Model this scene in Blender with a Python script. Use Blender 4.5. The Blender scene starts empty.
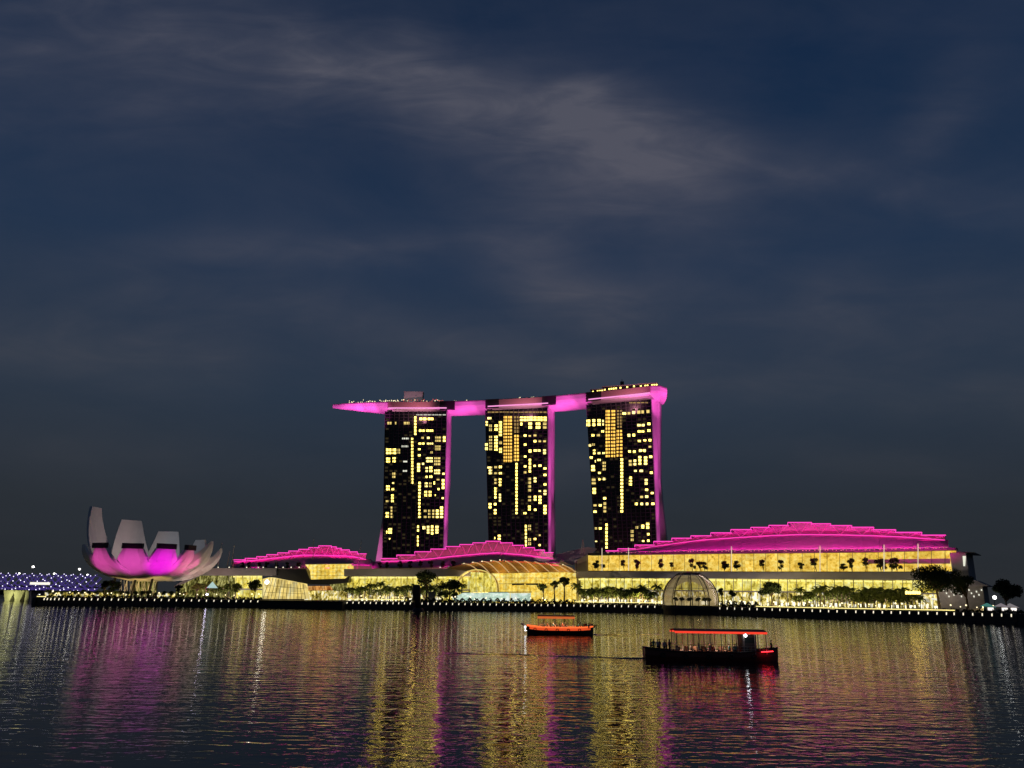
import bpy, bmesh, math, random
from mathutils import Vector, Matrix
random.seed(11)
R = math.radians
S = bpy.context.scene
C = S.collection

# ------------------------------------------------------------------ camera
FPX, PITCH, ROLL, CAMH = 769.0, 15.48, 0.8, 8.0
cam_d = bpy.data.cameras.new('camera'); cam = bpy.data.objects.new('camera', cam_d); C.objects.link(cam)
cam_d.sensor_width = 36.0; cam_d.lens = 36.0 * FPX / 1024.0
cam_d.clip_start = 0.5; cam_d.clip_end = 30000
ROT = Matrix.Rotation(R(90 + PITCH), 3, 'X') @ Matrix.Rotation(R(ROLL), 3, 'Z')
CAM = Vector((0, 0, CAMH))
cam.matrix_world = Matrix.Translation(CAM) @ ROT.to_4x4()
S.camera = cam

# ------------------------------------------------------------------ world: dusk sky
class NT:
    def __init__(s, tree): s.t = tree; s.n = tree.nodes; s.l = tree.links
    def new(s, typ, **kw):
        nd = s.n.new(typ)
        for k, v in kw.items():
            if hasattr(nd, k) and not k[0].isupper(): setattr(nd, k, v)
        return nd
    def put(s, sock, v):
        if hasattr(v, 'is_linked') or hasattr(v, 'links'): s.l.new(v, sock)
        else: sock.default_value = v
    def m(s, op, a, b=0.0, c=0.0, clamp=False):
        nd = s.n.new('ShaderNodeMath'); nd.operation = op; nd.use_clamp = clamp
        s.put(nd.inputs[0], a); s.put(nd.inputs[1], b); s.put(nd.inputs[2], c)
        return nd.outputs[0]
    def mix(s, f, a, b, mode='MIX'):
        nd = s.n.new('ShaderNodeMix'); nd.data_type = 'RGBA'; nd.blend_type = mode
        s.put(nd.inputs[0], f); s.put(nd.inputs[6], a); s.put(nd.inputs[7], b)
        return nd.outputs[2]
    def noise(s, vec, scale, detail=4, rough=0.5, dist=0.0):
        nd = s.n.new('ShaderNodeTexNoise'); s.put(nd.inputs['Vector'], vec)
        nd.inputs['Scale'].default_value = scale; nd.inputs['Detail'].default_value = detail
        nd.inputs['Roughness'].default_value = rough; nd.inputs['Distortion'].default_value = dist
        return nd.outputs['Fac']
    def ramp(s, fac, stops, interp='LINEAR'):
        nd = s.n.new('ShaderNodeValToRGB'); s.put(nd.inputs[0], fac); cr = nd.color_ramp; cr.interpolation = interp
        while len(cr.elements) < len(stops): cr.elements.new(0.5)
        for e, (p, c) in zip(cr.elements, stops):
            e.position = p; e.color = (*c, 1) if len(c) == 3 else c
        return nd.outputs[0]
    def mapping(s, vec, scale=(1, 1, 1), rot=(0, 0, 0), loc=(0, 0, 0)):
        nd = s.n.new('ShaderNodeMapping'); s.put(nd.inputs[0], vec)
        nd.inputs['Scale'].default_value = scale; nd.inputs['Rotation'].default_value = rot; nd.inputs['Location'].default_value = loc
        return nd.outputs[0]

def lin(r, g, b):
    f = lambda c: (c / 255 / 12.92) if c <= 10 else ((c / 255 + 0.055) / 1.055) ** 2.4
    return (f(r), f(g), f(b))

def ray(px, py): return ROT @ Vector(((px - 512) / FPX, (384 - py) / FPX, -1.0))

def build_world():
    w = bpy.data.worlds.new('World'); S.world = w; w.use_nodes = True
    N = NT(w.node_tree); N.n.clear()
    tc = N.n.new('ShaderNodeTexCoord'); sep = N.n.new('ShaderNodeSeparateXYZ'); N.l.new(tc.outputs['Generated'], sep.inputs[0])
    x, y, z = sep.outputs
    ya = N.m('MAXIMUM', y, 0.05)
    u = N.m('DIVIDE', x, ya); v = N.m('DIVIDE', z, ya)
    # cloud deck: noise on a plane overhead, stretched the way the wind lies
    zz = N.m('ADD', N.m('MAXIMUM', z, 0.0), 0.10)
    comb = N.n.new('ShaderNodeCombineXYZ'); N.l.new(N.m('DIVIDE', x, zz), comb.inputs[0]); N.l.new(N.m('DIVIDE', y, zz), comb.inputs[1])
    plane = comb.outputs[0]
    uv = N.n.new('ShaderNodeCombineXYZ'); N.l.new(u, uv.inputs[0]); N.l.new(v, uv.inputs[1])
    big = N.noise(N.mapping(uv.outputs[0], (1.2, 3.2, 1), (0, 0, R(14))), 2.2, 5, 0.55, 0.5)
    wisp = N.noise(N.mapping(plane, (0.7, 0.45, 1), (0, 0, R(25)), (3, 1, 0)), 1.6, 7, 0.62, 0.8)
    soft = N.noise(N.mapping(uv.outputs[0], (3.0, 6.0, 1), (0, 0, R(15)), (1, 8, 0)), 1.7, 3, 0.5, 0.4)
    fine = N.noise(N.mapping(uv.outputs[0], (2.0, 7.0, 1), (0, 0, R(17)), (5, 2, 0)), 2.3, 7, 0.58, 0.9)
    def blob(px, py, ang, la, lb):
        d = ray(px, py); cu, cv = d.x / d.y, d.z / d.y
        a = R(ang); ca, sa = math.cos(a), math.sin(a)
        du = N.m('SUBTRACT', u, cu); dv = N.m('SUBTRACT', v, cv)
        p = N.m('ADD', N.m('MULTIPLY', du, ca), N.m('MULTIPLY', dv, sa))
        q = N.m('SUBTRACT', N.m('MULTIPLY', dv, ca), N.m('MULTIPLY', du, sa))
        p = N.m('DIVIDE', p, la); q = N.m('DIVIDE', q, lb)
        r2 = N.m('ADD', N.m('MULTIPLY', p, p), N.m('MULTIPLY', q, q))
        # the cloud's own ragged edge
        r2 = N.m('ADD', r2, N.m('ADD', N.m('MULTIPLY', N.m('SUBTRACT', fine, 0.5), 2.3), N.m('MULTIPLY', N.m('SUBTRACT', soft, 0.5), 2.4)))
        return N.m('POWER', 2.718, N.m('MULTIPLY', r2, -1.0))
    tot = None
    for (px, py, ang, la, lb, s) in [(350, 62, -14, .26, .060, .55), (470, 95, -15, .26, .070, .80), (585, 130, -17, .19, .080, .85), (650, 165, -20, .10, .070, .80), (560, 200, -8, .16, .050, .45),
                                      (120, 60, -6, .36, .12, .50), (555, 280, -26, .11, .055, .85), (500, 355, -12, .20, .032, .48), (300, 248, 2, .26, .030, .38),
                                      (80, 350, -3, .34, .055, .50), (240, 300, -6, .30, .04, .25), (940, 120, 55, .13, .045, .30), (850, 180, -10, .25, .05, .25),
                                      (860, 320, -5, .30, .07, .42), (700, 380, -4, .34, .04, .28), (560, 470, 8, .09, .030, .34), (880, 465, -6, .16, .03, .30), (980, 390, -5, .2, .04, .25), (60, 450, -3, .3, .04, .2)]:
        b = N.m('MULTIPLY', blob(px, py, ang, la, lb), s)
        tot = b if tot is None else N.m('ADD', tot, b)
    front = N.m('GREATER_THAN', y, 0.05)
    tot = N.m('MULTIPLY', tot, front)
    veil = N.m('MULTIPLY', N.m('SUBTRACT', N.m('ADD', N.m('MULTIPLY', big, .6), N.m('MULTIPLY', wisp, .4)), 0.40, clamp=True), 2.0)
    cl = N.m('ADD', N.m('MULTIPLY', tot, 0.60), N.m('MULTIPLY', veil, 0.30), clamp=True)
    base = N.ramp(z, [(0.0, lin(40, 43, 47)), (0.10, lin(40, 46, 53)), (0.24, lin(40, 53, 70)), (0.40, lin(32, 50, 75)), (0.60, lin(22, 41, 68)), (1.0, lin(11, 23, 42))])
    cloudc = N.ramp(z, [(0.0, lin(52, 51, 54)), (0.2, lin(66, 69, 77)), (0.45, lin(82, 83, 96)), (1.0, lin(74, 78, 92))])
    skyc = N.mix(cl, base, cloudc)
    sky = N.n.new('ShaderNodeTexSky'); sky.sky_type = 'NISHITA'; sky.sun_disc = False
    sky.sun_elevation = R(-4.0); sky.sun_rotation = R(180)
    add = N.mix(1.0, skyc, N.mix(1.0, sky.outputs[0], (0.004, 0.005, 0.004, 1), 'MULTIPLY'), 'ADD')
    bg = N.n.new('ShaderNodeBackground'); N.l.new(add, bg.inputs[0]); bg.inputs[1].default_value = 1.0
    out = N.n.new('ShaderNodeOutputWorld'); N.l.new(bg.outputs[0], out.inputs[0])
build_world()
S.view_settings.view_transform = 'Standard'; S.view_settings.look = 'None'
S.view_settings.exposure = 0.0; S.view_settings.gamma = 1.0
S.view_settings.use_curve_mapping = False
S.cycles.use_denoising = True; S.cycles.denoising_prefilter = 'NONE'
S.cycles.max_bounces = 4; S.cycles.diffuse_bounces = 2; S.cycles.glossy_bounces = 3; S.cycles.transmission_bounces = 4; S.cycles.transparent_max_bounces = 8
S.cycles.sample_clamp_indirect = 6.0
S.cycles.sample_clamp_direct = 0.0
S.cycles.caustics_reflective = False; S.cycles.caustics_refractive = False
S.cycles.use_light_tree = True

# ------------------------------------------------------------------ geometry helpers
def W(px, py, D):
    d = ray(px, py); return CAM + d * (D / d.y)
def G(px, D, z):
    lo = 590.0
    a = W(px, lo, D).z; b = W(px, lo + 10, D).z
    py = lo
    for _ in range(3):
        s = (b - a) / 10.0
        py = py + (z - W(px, py, D).z) / s
    p = W(px, py, D); p.z = z
    return p
def interp(tab, x):
    if x <= tab[0][0]: return tab[0][1]
    for (a, va), (b, vb) in zip(tab, tab[1:]):
        if x <= b: return va + (vb - va) * (x - a) / (b - a)
    return tab[-1][1]
class Plane:
    """a vertical plane through two ground points; (px,py) -> the point on it, off metres behind it"""
    def __init__(s, A, B):
        s.A = A.copy(); d = (B - A); d.z = 0; s.d = d.normalized(); s.n = Vector((-s.d.y, s.d.x, 0))
        if s.n.y < 0: s.n = -s.n
    def __call__(s, px, py, off=0.0):
        r = ray(px, py); P = s.A + s.n * off
        return CAM + r * ((P - CAM).dot(s.n) / r.dot(s.n))
    def g(s, px, z, off=0.0):
        py = 595.0
        for _ in range(4):
            a = s(px, py, off).z; b = s(px, py + 5, off).z
            py += (z - a) / ((b - a) / 5)
        p = s(px, py, off); p.z = z; return p

class MB:
    def __init__(s): s.v = []; s.f = []; s.calls = []
    def add(s, vs, fs):
        o = len(s.v); s.calls.append((o, len(s.f))); s.v += [Vector(p) for p in vs]; s.f += [tuple(i + o for i in f) for f in fs]; return s
    def quad(s, a, b, c, d): return s.add([a, b, c, d], [(0, 1, 2, 3)])
    def hexa(s, P):  # 8 points: bottom 4, top 4
        return s.add(P, [(3, 2, 1, 0), (4, 5, 6, 7), (0, 1, 5, 4), (1, 2, 6, 5), (2, 3, 7, 6), (3, 0, 4, 7)])
    def box(s, c, sz, rz=0):
        c = Vector(c); hx, hy, hz = sz[0] / 2, sz[1] / 2, sz[2] / 2; co, si = math.cos(rz), math.sin(rz)
        P = []
        for z in (-hz, hz):
            for x, y in ((-hx, -hy), (hx, -hy), (hx, hy), (-hx, hy)):
                P.append(c + Vector((x * co - y * si, x * si + y * co, z)))
        return s.hexa(P)
    def slab(s, a, b, c, d, t):  # a quad given thickness t (vector)
        t = Vector(t); return s.hexa([a, b, c, d, a + t, b + t, c + t, d + t])
    def tube(s, a, b, r1, r2=None, n=6, caps=True):
        a = Vector(a); b = Vector(b); r2 = r1 if r2 is None else r2
        d = (b - a)
        if d.length < 1e-6: return s
        d.normalize(); u = d.orthogonal().normalized(); w = d.cross(u)
        vs = []
        for p, r in ((a, r1), (b, r2)):
            for i in range(n):
                t = 2 * math.pi * i / n; vs.append(p + (u * math.cos(t) + w * math.sin(t)) * r)
        fs = [(i, (i + 1) % n, n + (i + 1) % n, n + i) for i in range(n)]
        if caps: fs += [tuple(range(n))[::-1], tuple(range(n, 2 * n))]
        return s.add(vs, fs)
    def path(s, pts, r, n=5):
        pts = [Vector(p) for p in pts]; k = len(pts); vs = []; up = Vector((0, 0, 1))
        rr = r if isinstance(r, (list, tuple)) else [r] * k
        prev = None
        for i, p in enumerate(pts):
            d = (pts[min(i + 1, k - 1)] - pts[max(i - 1, 0)]).normalized()
            u = (prev - d * prev.dot(d)).normalized() if prev is not None and (prev - d * prev.dot(d)).length > 1e-4 else d.orthogonal().normalized()
            prev = u; w = d.cross(u)
            for j in range(n):
                t = 2 * math.pi * j / n; vs.append(p + (u * math.cos(t) + w * math.sin(t)) * rr[i])
        fs = []
        for i in range(k - 1):
            for j in range(n):
                fs.append((i * n + j, i * n + (j + 1) % n, (i + 1) * n + (j + 1) % n, (i + 1) * n + j))
        fs += [tuple(range(n))[::-1], tuple(range((k - 1) * n, k * n))]
        return s.add(vs, fs)
    def ball(s, c, r, n=8, m=5, sz=(1, 1, 1)):
        c = Vector(c); vs = [c + Vector((0, 0, -r * sz[2]))]
        for i in range(1, m):
            t = math.pi * i / m - math.pi / 2
            for j in range(n):
                p = 2 * math.pi * j / n
                vs.append(c + Vector((math.cos(t) * math.cos(p) * r * sz[0], math.cos(t) * math.sin(p) * r * sz[1], math.sin(t) * r * sz[2])))
        vs.append(c + Vector((0, 0, r * sz[2])))
        fs = [(0, 1 + (j + 1) % n, 1 + j) for j in range(n)]
        for i in range(m - 2):
            for j in range(n):
                a = 1 + i * n; fs.append((a + j, a + (j + 1) % n, a + n + (j + 1) % n, a + n + j))
        L = len(vs) - 1; a = 1 + (m - 2) * n
        fs += [(a + j, a + (j + 1) % n, L) for j in range(n)]
        return s.add(vs, fs)
    def grid(s, rows):
        k = len(rows[0]); vs = [p for r in rows for p in r]
        fs = [(i * k + j, i * k + j + 1, (i + 1) * k + j + 1, (i + 1) * k + j) for i in range(len(rows) - 1) for j in range(k - 1)]
        return s.add(vs, fs)
    def each(s, name, mat, parent):   # every piece added becomes a part of its own
        ends = s.calls[1:] + [(len(s.v), len(s.f))]
        for (v0, f0), (v1, f1) in zip(s.calls, ends):
            m = MB(); m.v = s.v[v0:v1]; m.f = [tuple(i - v0 for i in f) for f in s.f[f0:f1]]; m.build(name, mat, parent)
    def build(s, name, mat, parent=None, smooth=False, thick=0, base=None):
        if base is None:
            base = Vector(parent['_base']) if parent is not None and '_base' in parent else Vector((0, 0, 0))
        me = bpy.data.meshes.new(name); me.from_pydata([tuple(p - base) for p in s.v], [], s.f); me.update()
        if smooth:
            for p in me.polygons: p.use_smooth = True
        o = bpy.data.objects.new(name, me); C.objects.link(o)
        for m_ in (mat if isinstance(mat, list) else [mat]): me.materials.append(m_)
        if parent is not None: o.parent = parent
        elif base.length: o.location = base
        o['_base'] = tuple(base)
        if thick:
            md = o.modifiers.new('solid', 'SOLIDIFY'); md.thickness = thick; md.offset = 0
        return o

def tag(o, label=None, cat=None, group=None, kind=None):
    if label: o['label'] = label
    if cat: o['category'] = cat
    if group: o['group'] = group
    if kind: o['kind'] = kind
    return o
def thing(name, label, cat, base, group=None, rz=0.0):
    o = bpy.data.objects.new(name, None); C.objects.link(o); o.location = base; o.rotation_euler = (0, 0, rz)
    o.empty_display_size = 1; o['_base'] = tuple(base); return tag(o, label, cat, group)
def local(name, label, cat, group=None):   # modelled round its own origin
    o = thing(name, label, cat, (0, 0, 0), group); return o
def copy_tree(o, parent=None):
    c = o.copy(); C.objects.link(c); c.parent = parent
    for ch in list(o.children): copy_tree(ch, c)
    return c
def place(o, loc, rz=0.0, sc=1.0, label=None, group=None):
    o.location = loc; o.rotation_euler = (0, 0, rz); o.scale = (sc, sc, sc) if not isinstance(sc, tuple) else sc
    if label: o['label'] = label
    if group: o['group'] = group
    return o
class Proto:
    """first use places the original, later uses copy it"""
    def __init__(s, o): s.o = o; s.used = False
    def put(s, loc, rz=0.0, sc=1.0, label=None, group=None):
        o = s.o if not s.used else copy_tree(s.o); s.used = True
        return place(o, loc, rz, sc, label, group)

# ------------------------------------------------------------------ materials
def pm(name, col, rough=0.6, metal=0.0, var=0.0, scale=1.0, **kw):
    m = bpy.data.materials.new(name); m.use_nodes = True; N = NT(m.node_tree)
    b = m.node_tree.nodes['Principled BSDF']; b.inputs['Roughness'].default_value = rough; b.inputs['Metallic'].default_value = metal
    if var:
        tc = N.n.new('ShaderNodeTexCoord'); f = N.noise(tc.outputs['Object'], scale, 5, 0.6)
        c1 = tuple(min(1, c * (1 + var)) for c in col); c2 = tuple(c * (1 - var) for c in col)
        N.l.new(N.ramp(f, [(0.3, c2), (0.7, c1)]), b.inputs['Base Color'])
    else: b.inputs['Base Color'].default_value = (*col, 1)
    if rough >= 0.75: b.inputs['Specular IOR Level'].default_value = 0.1
    for k, v in kw.items(): b.inputs[k].default_value = v
    return m
def em(name, col, st, sampled=True):
    m = bpy.data.materials.new(name); m.use_nodes = True; N = NT(m.node_tree); N.n.clear()
    e = N.n.new('ShaderNodeEmission'); e.inputs[0].default_value = (*col, 1); e.inputs[1].default_value = st
    o = N.n.new('ShaderNodeOutputMaterial'); N.l.new(e.outputs[0], o.inputs[0])
    if not sampled: m.cycles.emission_sampling = 'NONE'
    return m
def lit(name, stops, scale, st, detail=3, sampled=False, bays=None):
    """a lit interior seen through glazing: emission that varies from bay to bay and shelf to shelf"""
    m = bpy.data.materials.new(name); m.use_nodes = True; N = NT(m.node_tree); N.n.clear()
    tc = N.n.new('ShaderNodeTexCoord'); vec = N.mapping(tc.outputs['Object'], scale)
    f = N.noise(vec, 1.0, detail, 0.65)
    f2 = N.noise(N.mapping(tc.outputs['Object'], tuple(s * 0.23 for s in scale), loc=(7, 3, 1)), 1.0, 1, 0.5)
    col = N.ramp(N.m('ADD', N.m('MULTIPLY', f, 0.75), N.m('MULTIPLY', f2, 0.25)), stops)
    bx, bz, lo = bays or (3.2, 2.4, .55)
    sp_ = N.n.new('ShaderNodeSeparateXYZ'); N.l.new(tc.outputs['Object'], sp_.inputs[0])
    cb = N.n.new('ShaderNodeCombineXYZ'); N.l.new(N.m('FLOOR', N.m('DIVIDE', sp_.outputs[0], bx)), cb.inputs[0]); N.l.new(N.m('FLOOR', N.m('DIVIDE', sp_.outputs[2], bz)), cb.inputs[1])
    wn = N.n.new('ShaderNodeTexWhiteNoise'); N.l.new(cb.outputs[0], wn.inputs['Vector'])
    e = N.n.new('ShaderNodeEmission'); N.l.new(col, e.inputs[0])
    N.l.new(N.m('MULTIPLY', N.m('ADD', N.m('MULTIPLY', wn.outputs['Value'], 1.12 - lo), lo), st), e.inputs[1])
    o = N.n.new('ShaderNodeOutputMaterial'); N.l.new(e.outputs[0], o.inputs[0])
    m.cycles.emission_sampling = 'FRONT' if sampled else 'NONE'
    return m
M = {}
M['dark'] = pm('dark_metal', (0.02, 0.02, 0.022), 0.5)
M['black'] = pm('black_paint', (0.008, 0.008, 0.009), 0.6)
M['tower_glass'] = pm('tower_glass', (0.006, 0.008, 0.008), 0.25)
M['tower_fin'] = pm('tower_fin', (0.05, 0.06, 0.055), 0.5)
M['white'] = pm('white_cladding', (0.72, 0.70, 0.70), 0.8, var=0.06, scale=0.15)
M['petal'] = pm('petal_cladding', (0.70, 0.68, 0.67), 0.8, var=0.05, scale=0.2)
M['roof_metal'] = pm('roof_metal', (0.30, 0.27, 0.30), 0.8, var=0.08, scale=0.3)
M['canopy_grey'] = pm('grey_canopy', (0.30, 0.28, 0.28), 0.8, var=0.08, scale=0.2)
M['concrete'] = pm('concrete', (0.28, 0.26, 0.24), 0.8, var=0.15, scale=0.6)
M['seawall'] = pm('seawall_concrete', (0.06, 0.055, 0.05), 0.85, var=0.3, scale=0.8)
M['paving'] = pm('paving', (0.16, 0.14, 0.12), 0.8, var=0.15, scale=0.4)
M['trunk'] = pm('bark', (0.07, 0.05, 0.035), 0.9, var=0.3, scale=3)
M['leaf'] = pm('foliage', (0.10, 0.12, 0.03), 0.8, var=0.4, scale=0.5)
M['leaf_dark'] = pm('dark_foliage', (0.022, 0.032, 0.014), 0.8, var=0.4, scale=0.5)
M['palm'] = pm('palm_fronds', (0.12, 0.15, 0.035), 0.8, var=0.3, scale=0.8)
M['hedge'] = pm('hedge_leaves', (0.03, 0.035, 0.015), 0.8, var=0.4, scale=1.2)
M['win'] = em('window_light', (1.0, 0.73, 0.15), 4.4, False); M['win2'] = em('pale_window_light', (1.0, 0.78, 0.24), 2.6, False); M['win3'] = em('soft_window_light', (1.0, 0.74, 0.22), 1.0, False); M['win_dim'] = em('unlit_room_glow', (1.0, 0.75, 0.35), 0.03, False)
M['win_w'] = em('white_window_light', (0.95, 0.95, 0.78), 0.9, False)
M['win_a'] = em('amber_window_light', (1.0, 0.55, 0.09), 1.7, False)
M['win_a2'] = em('dim_amber_window_light', (1.0, 0.62, 0.2), 0.40, False)
M['lampw'] = em('white_lamp', (1.0, 0.90, 0.66), 1.25)
M['lampy'] = em('yellow_lamp', (1.0, 0.82, 0.25), 3.0)
M['deckdot'] = em('deck_light', (1.0, 0.85, 0.5), 1.6, False)
M['led_pink'] = em('pink_led', (1.0, 0.06, 0.50), 1.25, False)
M['led_pink_soft'] = em('soft_pink_led', (1.0, 0.05, 0.38), 0.85, False)
M['led_ledge'] = em('ledge_led', (1.0, 0.34, 0.72), 1.1, False)
M['helix'] = em('violet_led_tube', (0.15, 0.09, 0.55), 0.34, False)
M['helix_dot'] = em('helix_lamp', (0.85, 0.8, 1.0), 2.5, False)
M['red_led'] = em('red_led_tube', (1.0, 0.06, 0.03), 1.1)
M['strip'] = em('yellow_strip', (1.0, 0.84, 0.28), 1.3, False)

# ------------------------------------------------------------------ lamps (floodlights of the place and added fill lamps)
def wash(pos, target, L, col, angle=60, blend=0.6, radius=0.4, alb=0.7):
    pos = Vector(pos); target = Vector(target); d = target - pos
    l = bpy.data.lights.new('flood_or_fill', 'SPOT'); o = bpy.data.objects.new('flood_or_fill', l); C.objects.link(o)
    l.energy = L * 39.5 * d.length_squared / alb; l.color = col; l.spot_size = R(angle); l.spot_blend = blend; l.shadow_soft_size = radius
    o.location = pos; o.rotation_mode = 'QUATERNION'; o.rotation_quaternion = d.to_track_quat('-Z', 'Y'); return o
def panel_lamp(pos, target, L, col, sx, sy, alb=0.7, spread=160):
    pos = Vector(pos); target = Vector(target); d = target - pos
    l = bpy.data.lights.new('washer_or_fill', 'AREA'); o = bpy.data.objects.new('washer_or_fill', l); C.objects.link(o)
    l.shape = 'RECTANGLE'; l.size = sx; l.size_y = sy; l.energy = L * 12.0 * max(d.length_squared, sx * d.length * 0.6) / alb; l.color = col; l.spread = R(spread)
    o.location = pos; o.rotation_mode = 'QUATERNION'; o.rotation_quaternion = d.to_track_quat('-Z', 'Y'); return o
MAG = (1.0, 0.095, 0.62); MAGR = (1.0, 0.001, 0.24); WARM = (1.0, 0.74, 0.36)

# ------------------------------------------------------------------ setting: water and land
SHORE = [(36, 436), (90, 455), (150, 473), (265, 474), (450, 477), (560, 488), (640, 490), (720, 452), (800, 402), (850, 378), (950, 355), (1020, 325), (1110, 300)]
def sd(px): return interp(SHORE, px)
GZ = 4.2

WAVE, N2A = 0.098, 0.85
def water_material():
    m = bpy.data.materials.new('bay_water'); m.use_nodes = True; N = NT(m.node_tree)
    b = m.node_tree.nodes['Principled BSDF']
    b.inputs['Base Color'].default_value = (0.003, 0.005, 0.010, 1); b.inputs['Roughness'].default_value = 0.03
    b.inputs['IOR'].default_value = 1.34
    geo = N.n.new('ShaderNodeNewGeometry'); p = geo.outputs['Position']
    sepw = N.n.new('ShaderNodeSeparateXYZ'); N.l.new(p, sepw.inputs[0])
    n1 = N.noise(N.mapping(p, (0.75, 1.35, 1), (0, 0, R(4))), 1.0, 1, 0.45, 0.6)
    n2 = N.noise(N.mapping(p, (0.13, 0.50, 1), (0, 0, R(-5))), 1.0, 2, 0.5, 0.3)
    n3 = N.noise(N.mapping(p, (2.4, 3.6, 1)), 1.0, 2, 0.5)
    gust = N.noise(N.mapping(p, (0.006, 0.022, 1), loc=(2, 9, 0)), 1.0, 3, 0.6)
    amp = N.m('ADD', 0.65, N.m('MULTIPLY', gust, 0.7))
    h = N.m('ADD', N.m('MULTIPLY', n1, 0.46), N.m('ADD', N.m('MULTIPLY', n2, N2A), N.m('MULTIPLY', n3, N.m('DIVIDE', 9.0, N.m('ADD', 40.0, N.m('ABSOLUTE', sepw.outputs[1]))))))
    h = N.m('MULTIPLY', N.m('MULTIPLY', h, amp), WAVE)
    bp = N.n.new('ShaderNodeBump'); bp.inputs['Strength'].default_value = 1.0; bp.inputs['Distance'].default_value = 1.0
    N.l.new(h, bp.inputs['Height']); N.l.new(bp.outputs[0], b.inputs['Normal'])
    return m
M['water'] = water_material()
tag(MB().quad((-9000, -300, 0), (9000, -300, 0), (9000, 14000, 0), (-9000, 14000, 0)).build('water', M['water']), kind='structure')

# land behind the seawall: one sheet out to the horizon, cut along the shore
sp = [G(px, sd(px), 0) for px in range(36, 1111, 12)]
mb = MB(); front = [Vector((p.x, p.y, GZ)) for p in sp]
back = [Vector((p.x * 9, 9000, GZ)) for p in front]
mb.grid([front, back])
mb.quad(Vector((front[0].x * 9, 9000, GZ)), front[0], Vector((front[0].x - 30, 640, GZ)), Vector((front[0].x * 9 - 500, 9000, GZ)))
tag(mb.build('ground', M['paving']), kind='structure')
mb = MB()
for a, b in zip(sp, sp[1:]):
    n = Vector((b.y - a.y, a.x - b.x, 0)).normalized() * 1.2
    A = Vector((a.x, a.y, -1)); B = Vector((b.x, b.y, -1))
    mb.hexa([A + n, B + n, B - n, A - n, A + n + Vector((0, 0, GZ + 1.05)), B + n + Vector((0, 0, GZ + 1.05)), B - n + Vector((0, 0, GZ + 1.05)), A - n + Vector((0, 0, GZ + 1.05))])
a = sp[0]
mb.box((a.x - 15, a.y + 100, 1.5), (1.6, 205, 5.1), rz=R(8))
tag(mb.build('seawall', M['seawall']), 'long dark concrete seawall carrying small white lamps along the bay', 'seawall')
# far shore behind the footbridge
mb = MB(); mb.box((-900, 1500, 3), (1700, 60, 9))
tag(mb.build('far_shore', M['leaf_dark']), kind='structure')

# walkway ledge at the foot of the wall: darker band just above the water
mb = MB()
for a, b in zip(sp, sp[1:]):
    n = Vector((b.y - a.y, a.x - b.x, 0)).normalized()
    A = a + n * 1.2; B = b + n * 1.2
    mb.hexa([A, B, B + n * 1.4, A + n * 1.4, A + Vector((0, 0, 1.1)), B + Vector((0, 0, 1.1)), B + n * 1.4 + Vector((0, 0, 1.1)), A + n * 1.4 + Vector((0, 0, 1.1))])
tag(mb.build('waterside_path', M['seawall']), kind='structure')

# ------------------------------------------------------------------ the three towers
# rectangles of lit rooms read as (x0,x1,y0,y1) in a facade survey grid
T1W = [(87,112,58,77),(170,203,58,77),(128,135,58,77),(82,110,195,228),(115,135,195,228),(140,155,197,225),(82,104,242,272),(115,132,240,272),
(113,131,318,350),(113,124,368,380),(82,102,383,413),(110,124,398,413),(108,122,430,475),(80,97,460,475),(105,118,492,555),(80,97,520,553),(92,115,603,635),(83,92,615,635),(97,104,655,665),
(252,290,35,55),(295,325,35,55),(250,280,98,113),(286,325,98,113),(262,276,135,150),(290,306,135,150),(333,365,132,165),(373,388,132,165),(247,280,165,178),(288,325,165,178),(332,365,180,208),(245,260,195,207),(245,260,225,240),(308,322,210,225),(285,322,240,270),(328,362,240,285),(241,257,270,318),(266,278,268,283),(283,297,290,320),(303,320,287,320),(328,360,303,330),(370,383,320,333),(283,295,335,350),(303,320,332,350),(340,357,350,362),(367,382,350,408),(280,296,368,397),(302,316,368,397),(325,336,362,385),(345,357,398,412),(278,293,412,445),(300,315,412,445),(330,337,430,443),(367,378,445,458),(275,290,508,525),(275,290,540,555),(297,310,508,555),(318,331,508,555),(337,352,508,555),(358,375,492,555),(268,285,590,615),(290,308,590,635),(312,325,588,640),(333,353,590,635)]
T1S = [(226,238,30,130),(211,222,140,380),(247,261,365,555),(241,251,588,625),(241,249,640,700)]
T1C = [(163,200,140,152),(160,198,180,192),(168,195,258,270),(165,193,306,318),(236,390,20,28)]
T2W = [(58,80,80,95),(50,62,100,125),(67,82,115,152),(92,110,115,150),(114,130,100,175),(215,345,78,103),(217,228,106,125),(255,275,106,140),(290,315,106,140),(325,345,106,140),
(67,83,170,243),(92,110,170,245),(48,62,205,243),(115,130,195,215),(115,130,228,255),
(232,248,163,178),(254,270,167,178),(280,296,163,177),(280,296,190,205),(304,318,190,205),(326,342,190,205),(232,248,207,221),(255,272,235,255),(280,316,235,250),(326,342,235,262),(232,248,265,278),(255,270,280,350),(232,248,312,325),(232,248,340,355),(278,293,310,322),(304,320,308,322),(328,344,322,335),(328,344,352,367),(254,270,370,443),(280,296,368,397),(328,344,398,412),(328,344,430,458),(304,318,432,442),(254,270,458,490),(280,296,458,485),(304,320,458,500),(254,268,505,532),(280,296,520,534),(328,344,502,550),(232,248,537,550),
(58,83,318,331),(65,83,332,358),(92,107,315,330),(114,130,313,330),(92,107,345,358),(114,130,345,358),(92,106,375,405),(114,128,373,415),(92,106,418,475),(114,128,448,490),(65,80,493,522),(90,104,492,508),(90,104,522,550),
(109,124,645,675),(93,97,655,670),(254,270,597,627),(303,316,643,657),(280,295,660,675),(254,270,660,700),(303,316,690,703)]
T2S = [(194,205,300,550),(238,249,597,705)]
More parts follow.
